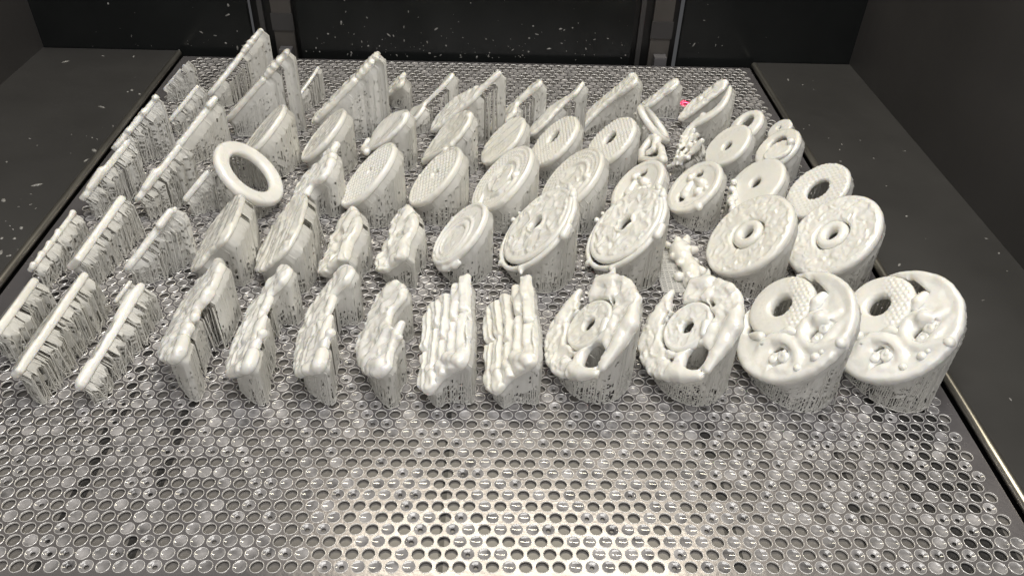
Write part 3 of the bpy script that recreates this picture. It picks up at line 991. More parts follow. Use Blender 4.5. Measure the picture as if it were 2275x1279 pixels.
F7P = [(-18, 4), (0, 0), (9, 4), (19, 9), (32, 14), (37, 22), (32, 33), (20, 41), (11, 42), (7, 37), (4, 31), (-6, 31), (-21, 40), (-28, 41), (-34, 37), (-46, 37), (-49, 28), (-40, 17), (-31, 10)]
figure('F7', 'printed_coiled_dragon', 'coiled dragon plaque in the front row, left of the column plaques', 'plaque', G_FIG, (-56.5, 154.2, 6), F7P, T=4.6, relief=craggy(6.5, 2.6, 7), h=0.85, seed=97, k=2.6,
       extras=[([(-8, 26, 1.6), (-16, 30, 2.4), (-24, 26, 2.6), (-28, 16, 2.4), (-20, 9, 2.0), (-8, 8, 1.8), (2, 14, 1.8)], [3.0, 3.4, 3.6, 3.6, 3.2, 3.0, 2.4]), ([(-36, 22, 2.4), (-41, 30, 2.8)], [4.6, 4.8]),
               ([(28, 24, 1.6), (30, 30, 1.6)], [4.5, 4.0]), ([(-22, 40, 1.8), (-17, 43, 2.0)], [3.2, 2.8]), ([(-28, 43, 1.6)], [2.2]), ([(14, 24, 1.8)], [3.8])], shoulder=3.5)

F4P = [(-18, 9), (0, 2), (10, 4), (35, 8), (47, 18), (49, 30), (52, 36), (40, 47), (30, 48), (18, 48), (7, 44), (3, 36), (-12, 36), (-36, 42), (-39, 33)]
figure('F4', 'printed_horned_plaque', 'narrow jointed blade with knobbed right edge in the front row, fourth from the left', 'blade', G_FIG, (-174.5, 149.1, 6.5), F4P, T=5.0, relief=craggy(7, 2.8, 9), h=0.9, seed=99, k=3.0,
       extras=[([(34, 43, 1), (48, 38, 1.6)], [3.6, 3.8]), ([(12, 44, 1.6)], [3.6]), ([(0, 38, 1.6), (-6, 40, 2)], [3.2, 3.4]), ([(-14, 38, 2)], [4.0]), ([(-24, 38, 1.8), (-34, 40, 1.8)], [3.6, 4.2])], shoulder=4.0,
       keep=lambda a, b: not (2 < a < 8) and not (-22 < a < -18))

# leaves and hill figures of the second row
D5P = [(-20, 4), (0, 0), (14, 3), (32, 10), (39, 19), (47, 29), (30, 44), (13, 50), (-10, 52), (-25, 51), (-36, 45), (-38, 29), (-32, 13)]
figure('D5', 'printed_leaf', 'broad ridged leaf standing in the second row, in front of the knobbed pagoda', 'leaf', G_FIG, (-138.1, 244.0, 6), D5P, T=3.6, relief=add_relief(streaks(0.8, 2.2, 'u', 4), carved(7, .6, 4)), seed=101,
       extras=[([(-10, 46, 1.5), (-22, 47, 2.0)], [2.4, 3.4]), ([(-30, 44, 1.6)], [3.2])], shoulder=8.0, keep=lambda a, b: not (14 < a < 19) and not (-10 < a < -5))
D4P = [(-42, 4), (-27, 2), (0, 0), (19, 6), (24, 25), (14, 40), (-5, 48), (-35, 51), (-48, 46), (-46, 29), (-50, 17)]
figure('D4', 'printed_leaf', 'slim ridged leaf with pointed top standing left of the broad leaf', 'leaf', G_FIG, (-180.8, 263.0, 6), D4P, T=4.0, relief=add_relief(streaks(0.7, 2.2, 'u', 5), carved(7, .6, 5)), seed=102,
       extras=[([(-34, 48, 1.2), (-42, 44, 1.4)], [3.2, 3.4])], shoulder=8.0, keep=lambda a, b: not (2 < a < 7) and not (-20 < a < -16))
HP = [(0, 0), (11, 1), (26, 4), (41, 10), (54, 15), (57, 24), (48, 30), (27, 37), (13, 37), (4, 31), (-11, 31), (-9, 19), (-9, 9)]
for key, label, o, seed in (('D6', 'craggy hill-shaped figure, left of the two in the second row', (-91.4, 222.5, 6), 103), ('D7', 'craggy hill-shaped figure, right of the two, beside the grooved oval disc', (-53.1, 226.5, 6), 104)):
    ex = [([(50, 22, 1), (42, 26, 2), (34, 22, 2)], [3.8, 4.4, 4.0]), ([(30, 33, 1.6), (22, 33, 2.2)], [3.8, 4.2]), ([(12, 34, 2.0)], [4.2]), ([(4, 28, 2.4), (-5, 28, 2.2)], [4.2, 4.0]), ([(28, 16, 2.4), (14, 18, 2.6), (2, 14, 2.4)], [3.6, 4.4, 3.8]),
          ([(18, 8, 2.0), (8, 6, 1.6)], [3.4, 3.2]), ([(-5, 20, 2.0)], [4.2]), ([(44, 14, 1.4)], [3.4])]
    figure(key, 'printed_hill_figure', label, 'figure', G_FIG, o, HP, T=4.4, relief=craggy(8.0, 5.0, seed), extras=ex[:2] + ex[3:4] + ex[6:], h=0.85, seed=seed, shoulder=7.0, k=3.5, keep=lambda a, b: not (24 < a < 28 and b > 20))
D0P = [(0, 0), (13, 2), (17, 9), (18, 20), (18, 28), (24, 36), (10, 46), (-9, 49), (-20, 46), (-24, 38), (-18, 27), (-26, 22), (-15, 8)]
figure('D0', 'printed_pagoda', 'knobbed pagoda-like figure between the tipped ring and the grainy twin discs', 'figure', G_FIG, (-128.1, 324.0, 6), D0P, T=4.6, relief=craggy(6, 2.6, 6), seed=105, k=2.8, h=0.9,
       extras=[([(14, 42, 1), (20, 46, 1.4)], [3.4, 3.6]), ([(2, 46, 1.6)], [4.0]), ([(-8, 47, 1.8)], [3.8]), ([(-17, 42, 1.8)], [3.6]), ([(10, 34, 1.6)], [3.4]), ([(-14, 28, 1.8)], [3.4])], shoulder=6.0)

# fourth row shells
C5P = [(2, 6), (14, 8), (20, 18), (16, 34), (3, 48), (-9, 56), (-20, 56), (-27, 50), (-30, 38), (-28, 24), (-13, 6), (0, 0)]
figure('C5', 'printed_boat_shell', 'boat-shaped shell with a folded lower lip, behind the left grainy twin disc', 'shell', G_FIG, (-83.2, 401.0, 6), C5P, T=4.4, seed=106, relief=lambda U, V: -1.6 * np.exp(-(((U - 0.2 * V + 14) / 9) ** 2 + ((V - 28) / 20) ** 2)) + 0.4 * carved(6, 1, 3)(U, V),
       extras=[([(-14, 4, 1.0), (-4, -1, 1.2), (8, 2, 1)], [3.6, 4.2, 3.4]), ([(-16, 53, 1)], [4.0])], shoulder=6)
C6P = [(0, 0), (10, 3), (17, 11), (28, 23), (27, 38), (18, 51), (6, 57), (-5, 56), (-14, 50), (-19, 38), (-20, 31), (-5, 10), (-9, 4)]
figure('C6', 'printed_shield_shell', 'shield-shaped shell with knobbed top and crossbar foot, behind the right grainy twin disc', 'shell', G_FIG, (-32.1, 382.0, 6), C6P, T=4.4, seed=107, relief=add_relief(carved(6, 1.2, 12), lambda U, V: -1.0 * np.exp(-(((U - 3) / 9) ** 2 + ((V - 30) / 16) ** 2))),
       extras=[([(2, 55, 1.6)], [4.0]), ([(-6, 2, 1.6), (-14, 16, 1.6), (-20, 28, 1.4)], [3.6, 3.6, 3.2])], shoulder=6)

# back row
figure('B10', 'printed_spoon', 'smooth spoon with a long thin stem above the boat-shaped shell', 'spoon', G_SPOON, (-52.0, 462.1, 6.3), [(-20, 1), (0, 0), (4, 8), (-5, 20), (-6, 39), (3, 53), (0, 59), (-6, 59), (-10, 49), (-11, 25), (-18, 23), (-25, 14), (-25, 4)], T=3.8,
       relief=lambda U, V: -1.2 * np.exp(-(((U + 11) / 7) ** 2 + ((V - 9) / 7) ** 2)), seed=111, keep=lambda a, b: b < 22 or b > 46, w=0.15)
figure('B11', 'printed_long_stemmed_leaf', 'carved leaf with a thin straight stem, right of the spoon in the back row', 'leaf', G_SPOON, (-29.4, 431.9, 6.0), [(0, 0), (12, 3), (20, 12), (22, 28), (14, 45), (4, 57), (-4, 63), (-4, 73), (-3, 83), (-10, 86), (-11, 75), (-12, 61), (-15, 53), (-13, 34), (-12, 18), (-7, 5)], T=4.6,
       relief=carved(4.5, 1.5, 13), seed=112, keep=lambda a, b: b < 60 or b > 74, extras=[([(-2, 58, 1.4)], [4.2]), ([(2, 50, 1.6)], [4.0])])
figure('B12', 'printed_long_stemmed_leaf', 'rounded leaf tapering to a thick wavy stem, behind the streaked solid disc', 'leaf', G_SPOON, (22.6, 433.0, 5.8), [(0, 0), (12, 1), (17, 11), (14, 25), (15, 35), (16, 50), (16, 61), (10, 64), (5, 61), (6, 47), (5, 35), (-6, 32), (-9, 21), (-7, 7)], T=4.4,
       relief=carved(5, 1.1, 14), seed=113, keep=lambda a, b: b < 34 or b > 48, extras=[([(9, 40, 1.2), (10, 47, 1.2)], [3.0, 3.2])])
figure('B13', 'printed_long_stemmed_leaf', 'leaf with a thin pointed curving tip, left of the thick relief bar', 'leaf', G_SPOON, (57.0, 427.0, 6.1), [(0, 0), (9, 3), (14, 17), (17, 29), (12, 42), (8, 53), (12, 63), (9, 66), (2, 58), (2, 46), (0, 36), (-6, 21), (-7, 7)], T=3.8,
       relief=carved(5, 1.1, 15), seed=114, keep=lambda a, b: b < 40 or b > 50)
figure('B14', 'printed_relief_bar', 'thick curved relief bar with blunt top, middle right of the back row', 'bar', G_BAR, (104.9, 447.0, 6.1), [(0, 0), (7, 3), (14, 21), (15, 38), (15, 52), (14, 62), (6, 67), (-5, 65), (-6, 56), (-2, 41), (-2, 24), (-6, 7), (-10, 1)], T=5.0,
       relief=add_relief(carved(4, 1.2, 16), grain(3.0, .5, 1.2)), seed=115, extras=[([(9, 62, 1.2)], [4.6])])
figure('B15', 'printed_relief_bar', 'small knobbly relief bar beside the red laser dot', 'bar', G_BAR, (166.7, 486.2, 6), [(0, 0), (6, 4), (4, 14), (4, 24), (5, 34), (2, 42), (-7, 42), (-11, 34), (-9, 25), (-10, 14), (-8, 4)], T=4.6, relief=carved(4, 1.5, 17), seed=116,
       extras=[([(0, 30, 1.8), (-3, 38, 1.8)], [3.2, 3.2]), ([(-2, 16, 1.5)], [3.2])])
figure('B16', 'printed_relief_bar', 'lumpy relief bar right of the red laser dot, behind the smooth horn', 'bar', G_BAR, (198.5, 464.5, 6), [(0, 0), (7, 7), (11, 18), (10, 29), (11, 42), (8, 51), (-2, 54), (-8, 47), (-8, 35), (-8, 23), (-8, 10), (-5, 1)], T=4.6, relief=carved(4.2, 1.7, 18), seed=117,
       extras=[([(4, 44, 1.8), (0, 52, 1.6)], [3.8, 3.4]), ([(3, 26, 1.6)], [3.6])])
figure('B17', 'printed_horn', 'smooth curved horn with a sharp tip at the right of the back row', 'horn', G_BAR, (190.7, 418.5, 6), [(0, 0), (11, 10), (14, 21), (13, 28), (10, 36), (11, 45), (18, 54), (26, 61), (20, 61), (8, 54), (2, 45), (2, 33), (4, 25), (6, 18), (3, 10), (-3, 4)], T=5.0, seed=118, w=0.15,
       extras=[([(12, 29, 1)], [3.6]), ([(-6, 10, 1), (-9, 17, 1.4)], [3.4, 3.0])])
figure('B9', 'printed_small_figure', 'little crouching figure on scaffold between the long dagger and the spoon', 'figure', G_FIG, (-79.6, 503.0, 6), [(0, 0), (2, 7), (3, 15), (5, 25), (-4, 31), (-18, 32), (-22, 27), (-17, 16), (-14, 8)], T=4.4, relief=carved(4, 1.5, 19), seed=119,
       extras=[([(-6, 28, 1.8), (-2, 31, 2)], [3.6, 2.6]), ([(-12, 24, 1.6)], [3.6])], shoulder=8)

# triangular frame, coral cluster, knobbly strip
def tri(U, V, W):
    F = None
    for pts, rr in (([(22, 17, 0), (13, 3, 0), (1, 1, 0)], [3.8, 3.4, 3.6]), ([(1, 1, 0), (-12, 10, 0), (-20, 19, 0)], [3.6, 3.8, 4.0]), ([(-20, 19, 0), (-4, 21, .5), (2, 20, .8)], [4.0, 3.0, 2.6]), ([(22, 17, 0), (12, 20, .5), (2, 15, .5), (3, 9, .5)], [3.8, 4.0, 3.2, 2.6])):
        q = tube(U, V, W, pts, rr)
        F = q if F is None else smin(F, q, 1.2)
    return F


piece('B19', 'printed_triangular_frame', 'small triangular frame of thick strands beside the coral-like cluster', 'frame', G_FIG, (151.5, 384.0, 6.5), 1, smooth_poly([(22, 17), (13, 2), (0, 0), (-14, 8), (-21, 19), (0, 22)]), 6.0, [('body', tri, None)], h=0.8,
      holes=[sd_circle((9, 12), 4)])


def coral(U, V, W):
    rs = np.random.RandomState(5)
    F = None
    for i in range(34):
        a, b = rs.uniform(-6, 18), rs.uniform(4, 30)
        if b < 4 + abs(a - 2) * 0.5:
            continue
        ln = rs.uniform(5, 11)
        an = rs.uniform(0, 6.28)
        q = tube(U, V, W, [(a, b, rs.uniform(-1, 3)), (a + ln * math.cos(an), b + ln * math.sin(an), rs.uniform(0, 7))], [rs.uniform(1.4, 2.3), rs.uniform(1.0, 1.7)])
        F = q if F is None else smin(F, q, 1.0)
    for pts, rr in (([(12, 22, 2), (10, 33, 5)], [2.6, 2.0]), ([(-2, 24, 2), (-3, 35, 5)], [2.8, 2.2]), ([(18, 18, 2), (22, 27, 4)], [3, 2.6])):
        F = smin(F, tube(U, V, W, pts, rr), 1.0)
    return F


piece('B20', 'printed_coral_cluster', 'tangled coral-like cluster of stubby branches behind the right knotted disc', 'cluster', G_FIG, (173.9, 370.1, 8.0), 1, smooth_poly([(21, 25), (10, 32), (-4, 32), (-10, 26), (-6, 7), (0, 2), (9, 6), (17, 11)]), 5.0,
      [('body', coral, ((-14, 28), (-4, 42), (-5, 11)))], h=0.8, style='brush')


def strip(U, V, W):
    rs = np.random.RandomState(8)
    F = None
    for i in range(16):
        t = i / 15
        q = tube(U, V, W, [(28 - 30 * t + rs.uniform(-2, 2), 14 - 13 * t + rs.uniform(-2, 2) + 4 * t * t, rs.uniform(-1, 2))], [rs.uniform(2.0, 3.2)])
        F = q if F is None else smin(F, q, 1.4)
    return F


piece('B25b', 'printed_knobbly_strip', 'knobbly translucent strip tucked against the left of the plain white disc', 'strip', G_FIG, (206.5, 303.0, 6.5), 1, smooth_poly([(30, 16), (24, 7), (12, 0), (0, 0), (-3, 5), (12, 8), (24, 17)]), 5.0, [('body', strip, ((-8, 34), (-6, 22), (-5, 6)))], h=0.8, style='brush', inner=4)


# seated animal lying close to the plate
def animal():
    e = link('printed_animal', None, None)
    bx, by = 163.0, 246.0
    e.location = (bx * MM, by * MM, 0)
    tag(e, 'seated animal figurine low on its raft beside the big carved disc', 'figurine', G_FIG)

    def f(U, V, W):   # u = y, v = x, w = z
        F = None
        for pts, rr in (([(14, -1, 6), (4, 0, 6)], [9.5, 8.0]), ([(4, 0, 6), (-10, 4, 5.5)], [7.5, 7.0]), ([(-10, 4, 5.5), (-28, 2, 4.5)], [7.5, 8.0]), ([(22, 5, 9), (26, 7, 10)], [4.8, 3.6]), ([(13, 8, 7), (14, 12, 7)], [4.5, 3.8]),
                        ([(22, -10, 6), (25, -13, 6)], [3.0, 2.6]), ([(-12, 9, 5), (-14, 13, 5)], [5.0, 4.4]), ([(-26, 10, 4), (-30, 14, 3)], [3.8, 3.0]), ([(-20, -8, 4)], [4.4]), ([(-2, 9, 6)], [4.0]), ([(-34, 2, 4)], [5.0]), ([(6, -9, 6)], [3.2]), ([(-6, -5, 8)], [3.4]), ([(20, -3, 13)], [3.4]), ([(8, 4, 13)], [3.2]), ([(-16, 3, 11)], [3.0]), ([(-26, -2, 11)], [3.0]), ([(29, 1, 6)], [3.4])):
            q = tube(U, V, W, pts, rr)
            F = q if F is None else smin(F, q, 1.5)
        return F
    us, vs, ws = np.arange(-44, 38, 1.0), np.arange(-18, 22, 1.0), np.arange(-6, 20, 1.0)
    F = f(us[:, None, None], vs[None, :, None], ws[None, None, :])
    F = np.maximum(F, -(ws[None, None, :] - 0.8) + 0 * F)
    F[0], F[-1], F[:, 0], F[:, -1] = 1, 1, 1, 1
    ve, q = surface_nets(F, np.array([us[0], vs[0], ws[0]]), 1.0)
    X = np.stack([ve[:, 1], ve[:, 0], ve[:, 2]], 1)
    X = X * np.array([0.82, 0.84, 0.85])
    link('body', mesh_np('animal_body', X * MM, quads=q[:, ::-1]), M_RESIN, e)
    mb = MB()
    for i in range(22):
        y = -30 + i * 2.3
        mb.struts([(-20, y, 0.5)], [(6 + random.uniform(-3, 6), y + random.uniform(-.5, .5), 0.6)], 0.75, 4)
    for i in range(7):
        mb.struts([(-19 + i * 3.6, -31, 0.9)], [(-19 + i * 3.6, 20, 0.9)], 0.5, 4)
    r = link('raft', mb.mesh('raft'), M_SUPPORT, e)
    r['kind'] = 'stuff'


animal()


# ---- slim pieces of the left side, seen almost edge-on -----------------------------------------
def lens(Lu, Lv, drop, n=12, bulge=1.5, p=0.6):
    top, bot = [], []
    for i in range(n + 1):
        s = i / n
        top.append((s * Lu, s * Lv + bulge * math.sin(math.pi * s)))
        bot.append((s * Lu, s * Lv - 1.5 - (drop - 1.5) * (math.sin(math.pi * min(max(s, .02), .98)) ** p)))
    return top + bot[::-1]


def slim(key, name, label, o, Lu, Lv, T=5.5, seed=1, gaps=(), relief=None, extras=(), bulge=1.5, p=0.6, drop=None, style='brush', shoulder=8.0, cat='bar', step=1.7):
    o = np.asarray(o, float)
    if drop is None:
        drop = max(7.0, (o[2] - 6.0) / .7071 - max(0, 0))
    poly = np.array(lens(Lu, Lv, drop, bulge=bulge, p=p))
    if (Lv < 20):
        poly[:, 1] = np.maximum(poly[:, 1], -(o[2] - 6) / .7071)
    T = T * 0.8
    extras = [(p_, [q_ * 0.78 for q_ in r_]) for p_, r_ in extras]
    f = solid(sd_poly(poly), T, relief, r=T * 0.3, extras=extras, seed=seed, wobble=0.3, k=1.8)
    keep = lambda a, b: not any(g0 + .6 < a < g1 - .6 for g0, g1 in gaps)
    return piece(key, name, label, cat, G_BAR, o, 1, poly, T, [('body', f, None)], h=1.0, style=style, keep=keep, shoulder=shoulder, inner=2.7, step=step)


slim('F1', 'printed_slim_bar', 'straight bar cut off by the left picture edge, front row', (-262, 139, 25), 51, 1, 6.5, 121, gaps=((22, 26),))
slim('F2', 'printed_slim_bar', 'long straight bar with bristly scaffold, second in the front row', (-234, 107, 26), 79, 11, 6.0, 122, gaps=((14, 18), (34, 37), (57, 60)), relief=carved(7, .8, 1))
slim('F3', 'printed_slim_bar', 'bar with swollen middle and pinched lower end, third in the front row', (-203, 106, 16.5), 79, 14, 6.0, 123, gaps=((18, 22), (48, 52)), relief=carved(7, .9, 2), extras=[([(52, 6, 1.2), (66, 9, 1.4), (74, 11, 1)], [4.0, 4.6, 3.6]), ([(4, -2, .5), (16, 0, 1)], [4.2, 3.8])])
slim('D1', 'printed_slim_bar', 'thinnest knotted stick on bristles beside the left rail', (-276, 210, 18), 63, 5, 4.6, 124, gaps=((28, 32), (-5, 2)), extras=[([(t, t * .08 + .5, .6)], [2.9]) for t in (3, 14, 25, 38, 60)], drop=9, p=.3)
slim('D2', 'printed_slim_bar', 'flat-topped straight bar with square front end, second row from the left rail', (-245, 212, 24), 64, 13, 7.0, 125, gaps=((23, 27), (46, 48)), p=.3)
slim('D3', 'printed_slim_bar', 'leaning bar on a broad porous scaffold, left of the slim ridged leaf', (-215, 213, 17), 30, 41, 6.0, 126, gaps=((10, 12),), relief=carved(6, 1.0, 3), extras=[([(18, 30, 1.5), (26, 38, 1.6)], [3.6, 3.0])])
slim('C1', 'printed_slim_bar', 'spindle bar with pointed top over the left rail, third row', (-276, 296, 19), 37, 39, 6.0, 127, gaps=((8, 10), (22, 24)), relief=carved(6, .9, 4), extras=[([(6, 5, 1), (16, 16, 1.6)], [3.2, 4.4])])
slim('C2', 'printed_slim_bar', 'spindle bar with rounded top, second from the left rail in the third row', (-235, 294, 20), 33, 38, 6.0, 128, gaps=((12, 15),), relief=carved(6, .9, 5), extras=[([(6, 6, 1), (15, 16, 1.6)], [3.4, 4.4])])
slim('B1', 'printed_slim_bar', 'thin stick in the far left corner of the plate', (-283, 495, 12), 6, 38, 4.2, 129, drop=9, gaps=())
slim('B2', 'printed_slim_bar', 'ribbed bar on a tall bristly scaffold beside the left rail, fourth row', (-279, 369, 20), 28, 45, 6.0, 130, relief=carved(3.5, 1.4, 6), extras=[([(t * .62, t, .6)], [3.2]) for t in (14, 30, 43)])
slim('B3', 'printed_slim_bar', 'short plain stick behind the ribbed bar, left back', (-256, 429, 14), 22, 34, 5.0, 131, drop=10)
slim('B4', 'printed_slim_bar', 'blunt bar on a wide solid scaffold, right of the ribbed bar', (-231, 374, 19), 32, 38, 6.4, 132, relief=carved(5, 1.0, 7), extras=[([(26, 33, 1.2), (31, 38, 1.0)], [3.8, 3.4])], style='wall')
slim('B7', 'printed_slim_bar', 'thin bowed blade resting on two separate scaffolds, between the daggers', (-153, 476, 17), 34, 20, 3.8, 133, drop=8, bulge=4.0, gaps=((9, 26),), style='wall', shoulder=4)
slim('C10', 'printed_slim_bar', 'short rounded stick half hidden behind the tipped open ring', (-205, 301, 14), 14, 26, 6.0, 134, drop=8, gaps=())
slim('D3b', 'printed_slim_bar', 'tiny sliver on scaffold at the foot of the leaning bar', (-216, 188, 9), 14, 10, 3.6, 135, drop=6)


def dagger(key, label, o, Lu, Lv, wide, T, seed, relief, hilt=0.62, style='wall', gaps=()):
    L = math.hypot(Lu, Lv)
    ax = np.array([Lu, Lv]) / L
    pr = np.array([-ax[1], ax[0]])
    prof = [(0, .35), (.06, .8), (.2, 1.0), (.45, .95), (hilt - .02, .85), (hilt, .55), (hilt + .05, .75), (hilt + .14, .8), (hilt + .24, .62), (.91, .42), (.95, .40), (.97, .52), (1.0, .78), (1.015, .72)]
    poly = [ax * L * s + pr * wide * w for s, w in prof] + [ax * L * s - pr * wide * w for s, w in prof[::-1]]
    ex = []
    for s, rr in ((hilt + .03, 3.6), (hilt + .08, 4.4), (hilt + .15, 4.6), (hilt + .22, 3.8), (.90, 2.8)):
        c = ax * L * s
        ex.append(([tuple(c - pr * wide * .5) + (0.8,), tuple(c + pr * wide * .5) + (0.8,)], [rr * .72, rr * .72]))
    c = ax * L * 1.0
    f = solid(sd_poly(poly), T, relief, extras=ex, seed=seed, wobble=0.3, k=1.0)
    keep = lambda a, b: not any(g0 < (a * ax[0] + b * ax[1]) / L < g1 for g0, g1 in gaps)
    return piece(key, 'printed_dagger', label, 'dagger', G_DAG, o, 1, np.array(poly), T, [('body', f, None)], h=1.0, style=style, keep=keep, shoulder=6.0, inner=5)


dagger('B5', 'dagger with flared pommel farthest back on the left, tallest in the picture', (-239, 483, 11.5), 42, 67, 6.5, 5.2, 141, carved(7, .6, 3), hilt=.64, gaps=((.28, .60),))
dagger('B6', 'dagger with flared pommel on a full solid scaffold, second dagger from the left', (-209, 431, 12.5), 11, 85, 7.0, 5.2, 142, carved(7, .6, 4), hilt=.66, gaps=((.80, .84),))
dagger('B8', 'thick knobbly dagger with relief along its blade, rightmost of the three daggers', (-132, 429, 14), 6, 85, 9.0, 5.6, 143, carved(4.2, 2.0, 5), hilt=.70)


# ---------------------------------------------------------------- build platform
platform = link('build_platform', None, None)
tag(platform, 'perforated stainless build plate wet with resin under all the printed pieces', 'build plate')
PITCH, ROWS = 8.0, 6.928
SHEET_T = 0.9


def rect_cell(segs, lip):
    hx, hy = PITCH / 2, ROWS / 2
    ca = math.atan2(hy, hx)
    q = segs // 4
    ang = []
    bounds = [-ca, ca, math.pi - ca, math.pi + ca, 2 * math.pi - ca]
    for k in range(4):
        for i in range(q):
            ang.append(bounds[k] + (bounds[k + 1] - bounds[k]) * i / q)
    ang = np.array(ang)
    sc = np.minimum(hx / np.maximum(np.abs(np.cos(ang)), 1e-6), hy / np.maximum(np.abs(np.sin(ang)), 1e-6))
    n = len(ang)
    rings = []
    for r, z in ((None, 0.0), (3.45, 0.0), (3.38, lip), (3.24, lip), (3.15, -0.06), (3.14, -SHEET_T)):
        rr = sc if r is None else np.full(n, r)
        rings.append(np.stack([rr * np.cos(ang), rr * np.sin(ang), np.full(n, z)], 1))
    v = np.concatenate(rings)
    qs = [[], []]
    for k in range(5):
        for i in range(n):
            j = (i + 1) % n
            qs[0 if k < 1 else 1].append((k * n + i, k * n + j, (k + 1) * n + j, (k + 1) * n + i))
    return v, np.array(qs[0]), np.array(qs[1])


cells = []
row = 0
y = 4.6
X_SHIFT = 2.7
while y < 595:
    off = 0.0 if row % 2 == 0 else PITCH / 2
    nx = 73 if row % 2 == 0 else 72
    xs = (np.arange(nx) - (nx - 1) / 2.0) * PITCH + X_SHIFT
    for x in xs:
        cells.append((x, y))
    row += 1
    y += ROWS
cells = np.array(cells)
Y_END = y - ROWS
for lo, hi, segs, lip in ((0, 260, 20, 0.20), (260, 380, 12, 0.12), (380, 1000, 12, 0.0)):
    sel = cells[(cells[:, 1] >= lo) & (cells[:, 1] < hi)]
    v, q0, q1 = rect_cell(segs, lip)
    n = len(v)
    VV = (v[None] + np.concatenate([sel, np.zeros((len(sel), 1))], 1)[:, None, :]).reshape(-1, 3)
    base = (np.arange(len(sel)) * n)[:, None, None]
    Q = np.concatenate([(q0[None] + base).reshape(-1, 4), (q1[None] + base).reshape(-1, 4)])
    me = mesh_np('perforated_sheet', VV * MM, quads=Q, smooth=False)
    me.materials.append(M_PLATE)
    me.materials.append(M_HOLE)
    mi = np.concatenate([np.zeros(len(sel) * len(q0), np.int32), np.ones(len(sel) * len(q1), np.int32)])
    me.polygons.foreach_set('material_index', mi)
    sm = np.concatenate([np.zeros(len(sel) * len(q0), bool), np.ones(len(sel) * len(q1), bool)])
    me.polygons.foreach_set('use_smooth', sm)
    sheet = link('perforated_sheet', me, None, platform)
    if lo == 0:
        near_sheet = sheet
# solid margins round the perforation
mb = MB()
yy = 4.6
r_ = 0
while yy < 595:
    hx = (73 if r_ % 2 == 0 else 72) * PITCH / 2
    mb.box(-300, -hx + X_SHIFT, yy - ROWS / 2, yy + ROWS / 2, -SHEET_T, 0)
    mb.box(hx + X_SHIFT, 300, yy - ROWS / 2, yy + ROWS / 2, -SHEET_T, 0)
    r_ += 1
    yy += ROWS
mb.box(-300, 300, -1.0, 4.6 - ROWS / 2, -SHEET_T, 0)
mb.box(-300, 300, Y_END + ROWS / 2, 600, -SHEET_T, 0)
link('sheet_margin', mb.mesh('sheet_margin'), M_PLATE, platform)
# folded-down rim
for x0, x1, y0, y1 in ((-300, -298.5, -1, 600), (298.5, 300, -1, 600), (-298.5, 298.5, 598.5, 600), (-298.5, 298.5, -1, 0.5)):
    mb = MB()
    mb.box(x0, x1, y0, y1, -14, -SHEET_T)
    link('folded_edge', mb.mesh('folded_edge'), M_PLATE, platform)
# beams under the sheet
for x, w, m in ((-148, 3, M_BEAM), (1.6, 1.2, M_BEAM), (147, 3, M_BEAM), (-186, 4, M_BEAM), (268, 20, M_BEAM), (-262, 5, M_BEAM), (216, 3, M_BEAM)):
    mb = MB()
    mb.box(x - w, x + w, 2, 597, -10.0, -1.2 if m is M_BEAM2 else -1.6)
    link('under_beam', mb.mesh('under_beam'), m, platform)

# resin films hanging in the holes
def film_mesh(name, kind, segs=16):
    t = np.linspace(0, 2 * math.pi, segs, endpoint=False)
    prof = {'film': ((3.24, -0.08), (2.9, -0.22), (1.9, -0.38), (0.9, -0.46), (0.05, -0.48)),
            'ring': ((3.24, -0.08), (2.95, -0.24), (2.4, -0.38), (1.8, -0.52), (1.3, -0.75), (1.15, -1.0)),
            'low': ((3.22, -0.4), (2.9, -0.55), (1.9, -0.68), (0.9, -0.76), (0.05, -0.78))}[kind]
    v = np.concatenate([np.stack([r * np.cos(t), r * np.sin(t), np.full(segs, z)], 1) for r, z in prof])
    q = []
    for k in range(len(prof) - 1):
        for i in range(segs):
            j = (i + 1) % segs
            q.append((k * segs + i, k * segs + j, (k + 1) * segs + j, (k + 1) * segs + i))
    return v, np.array(q)


d = np.hypot(cells[:, 0] - 23, cells[:, 1] + 210)
order = np.argsort(d)
kinds = {}
for ix in order:
    x, y = cells[ix]
    p = RNG.rand()
    wet = 0.60 - 0.15 * noise2(np.array([x]), np.array([y]), 70.0, 3)[0]
    if p < wet * 0.55:
        kinds[ix] = 'film'
    elif p < wet * 0.9:
        kinds[ix] = 'ring'
    elif p < wet:
        kinds[ix] = 'low'
shared = {}
for k in ('film', 'ring', 'low'):
    v, q = film_mesh(k, k, 16)
    me = mesh_np('resin_' + k, v * MM, quads=q)
    me.materials.append(M_FILM)
    shared[k] = me
far = MB()
farm = {k: film_mesh(k, k, 10) for k in shared}
made = 0
for ix in order:
    if ix not in kinds:
        continue
    x, y = cells[ix]
    if made < 300:
        o = link('resin_film', shared[kinds[ix]], None, near_sheet, (x * MM, y * MM, 0))
        made += 1
    else:
        v, q = farm[kinds[ix]]
        far.add(v + np.array([x, y, 0]), q)
fo = link('resin_film_mass', far.mesh('resin_film_mass', smooth=True), M_FILM, platform)
fo['kind'] = 'stuff'

# ---------------------------------------------------------------- setting
def box_obj(name, b, material, label=None, cat=None, group=None, kind=None, parent=None):
    mb = MB()
    mb.box(*b)
    o = link(name, mb.mesh(name), material, parent)
    return tag(o, label, cat, group, kind)


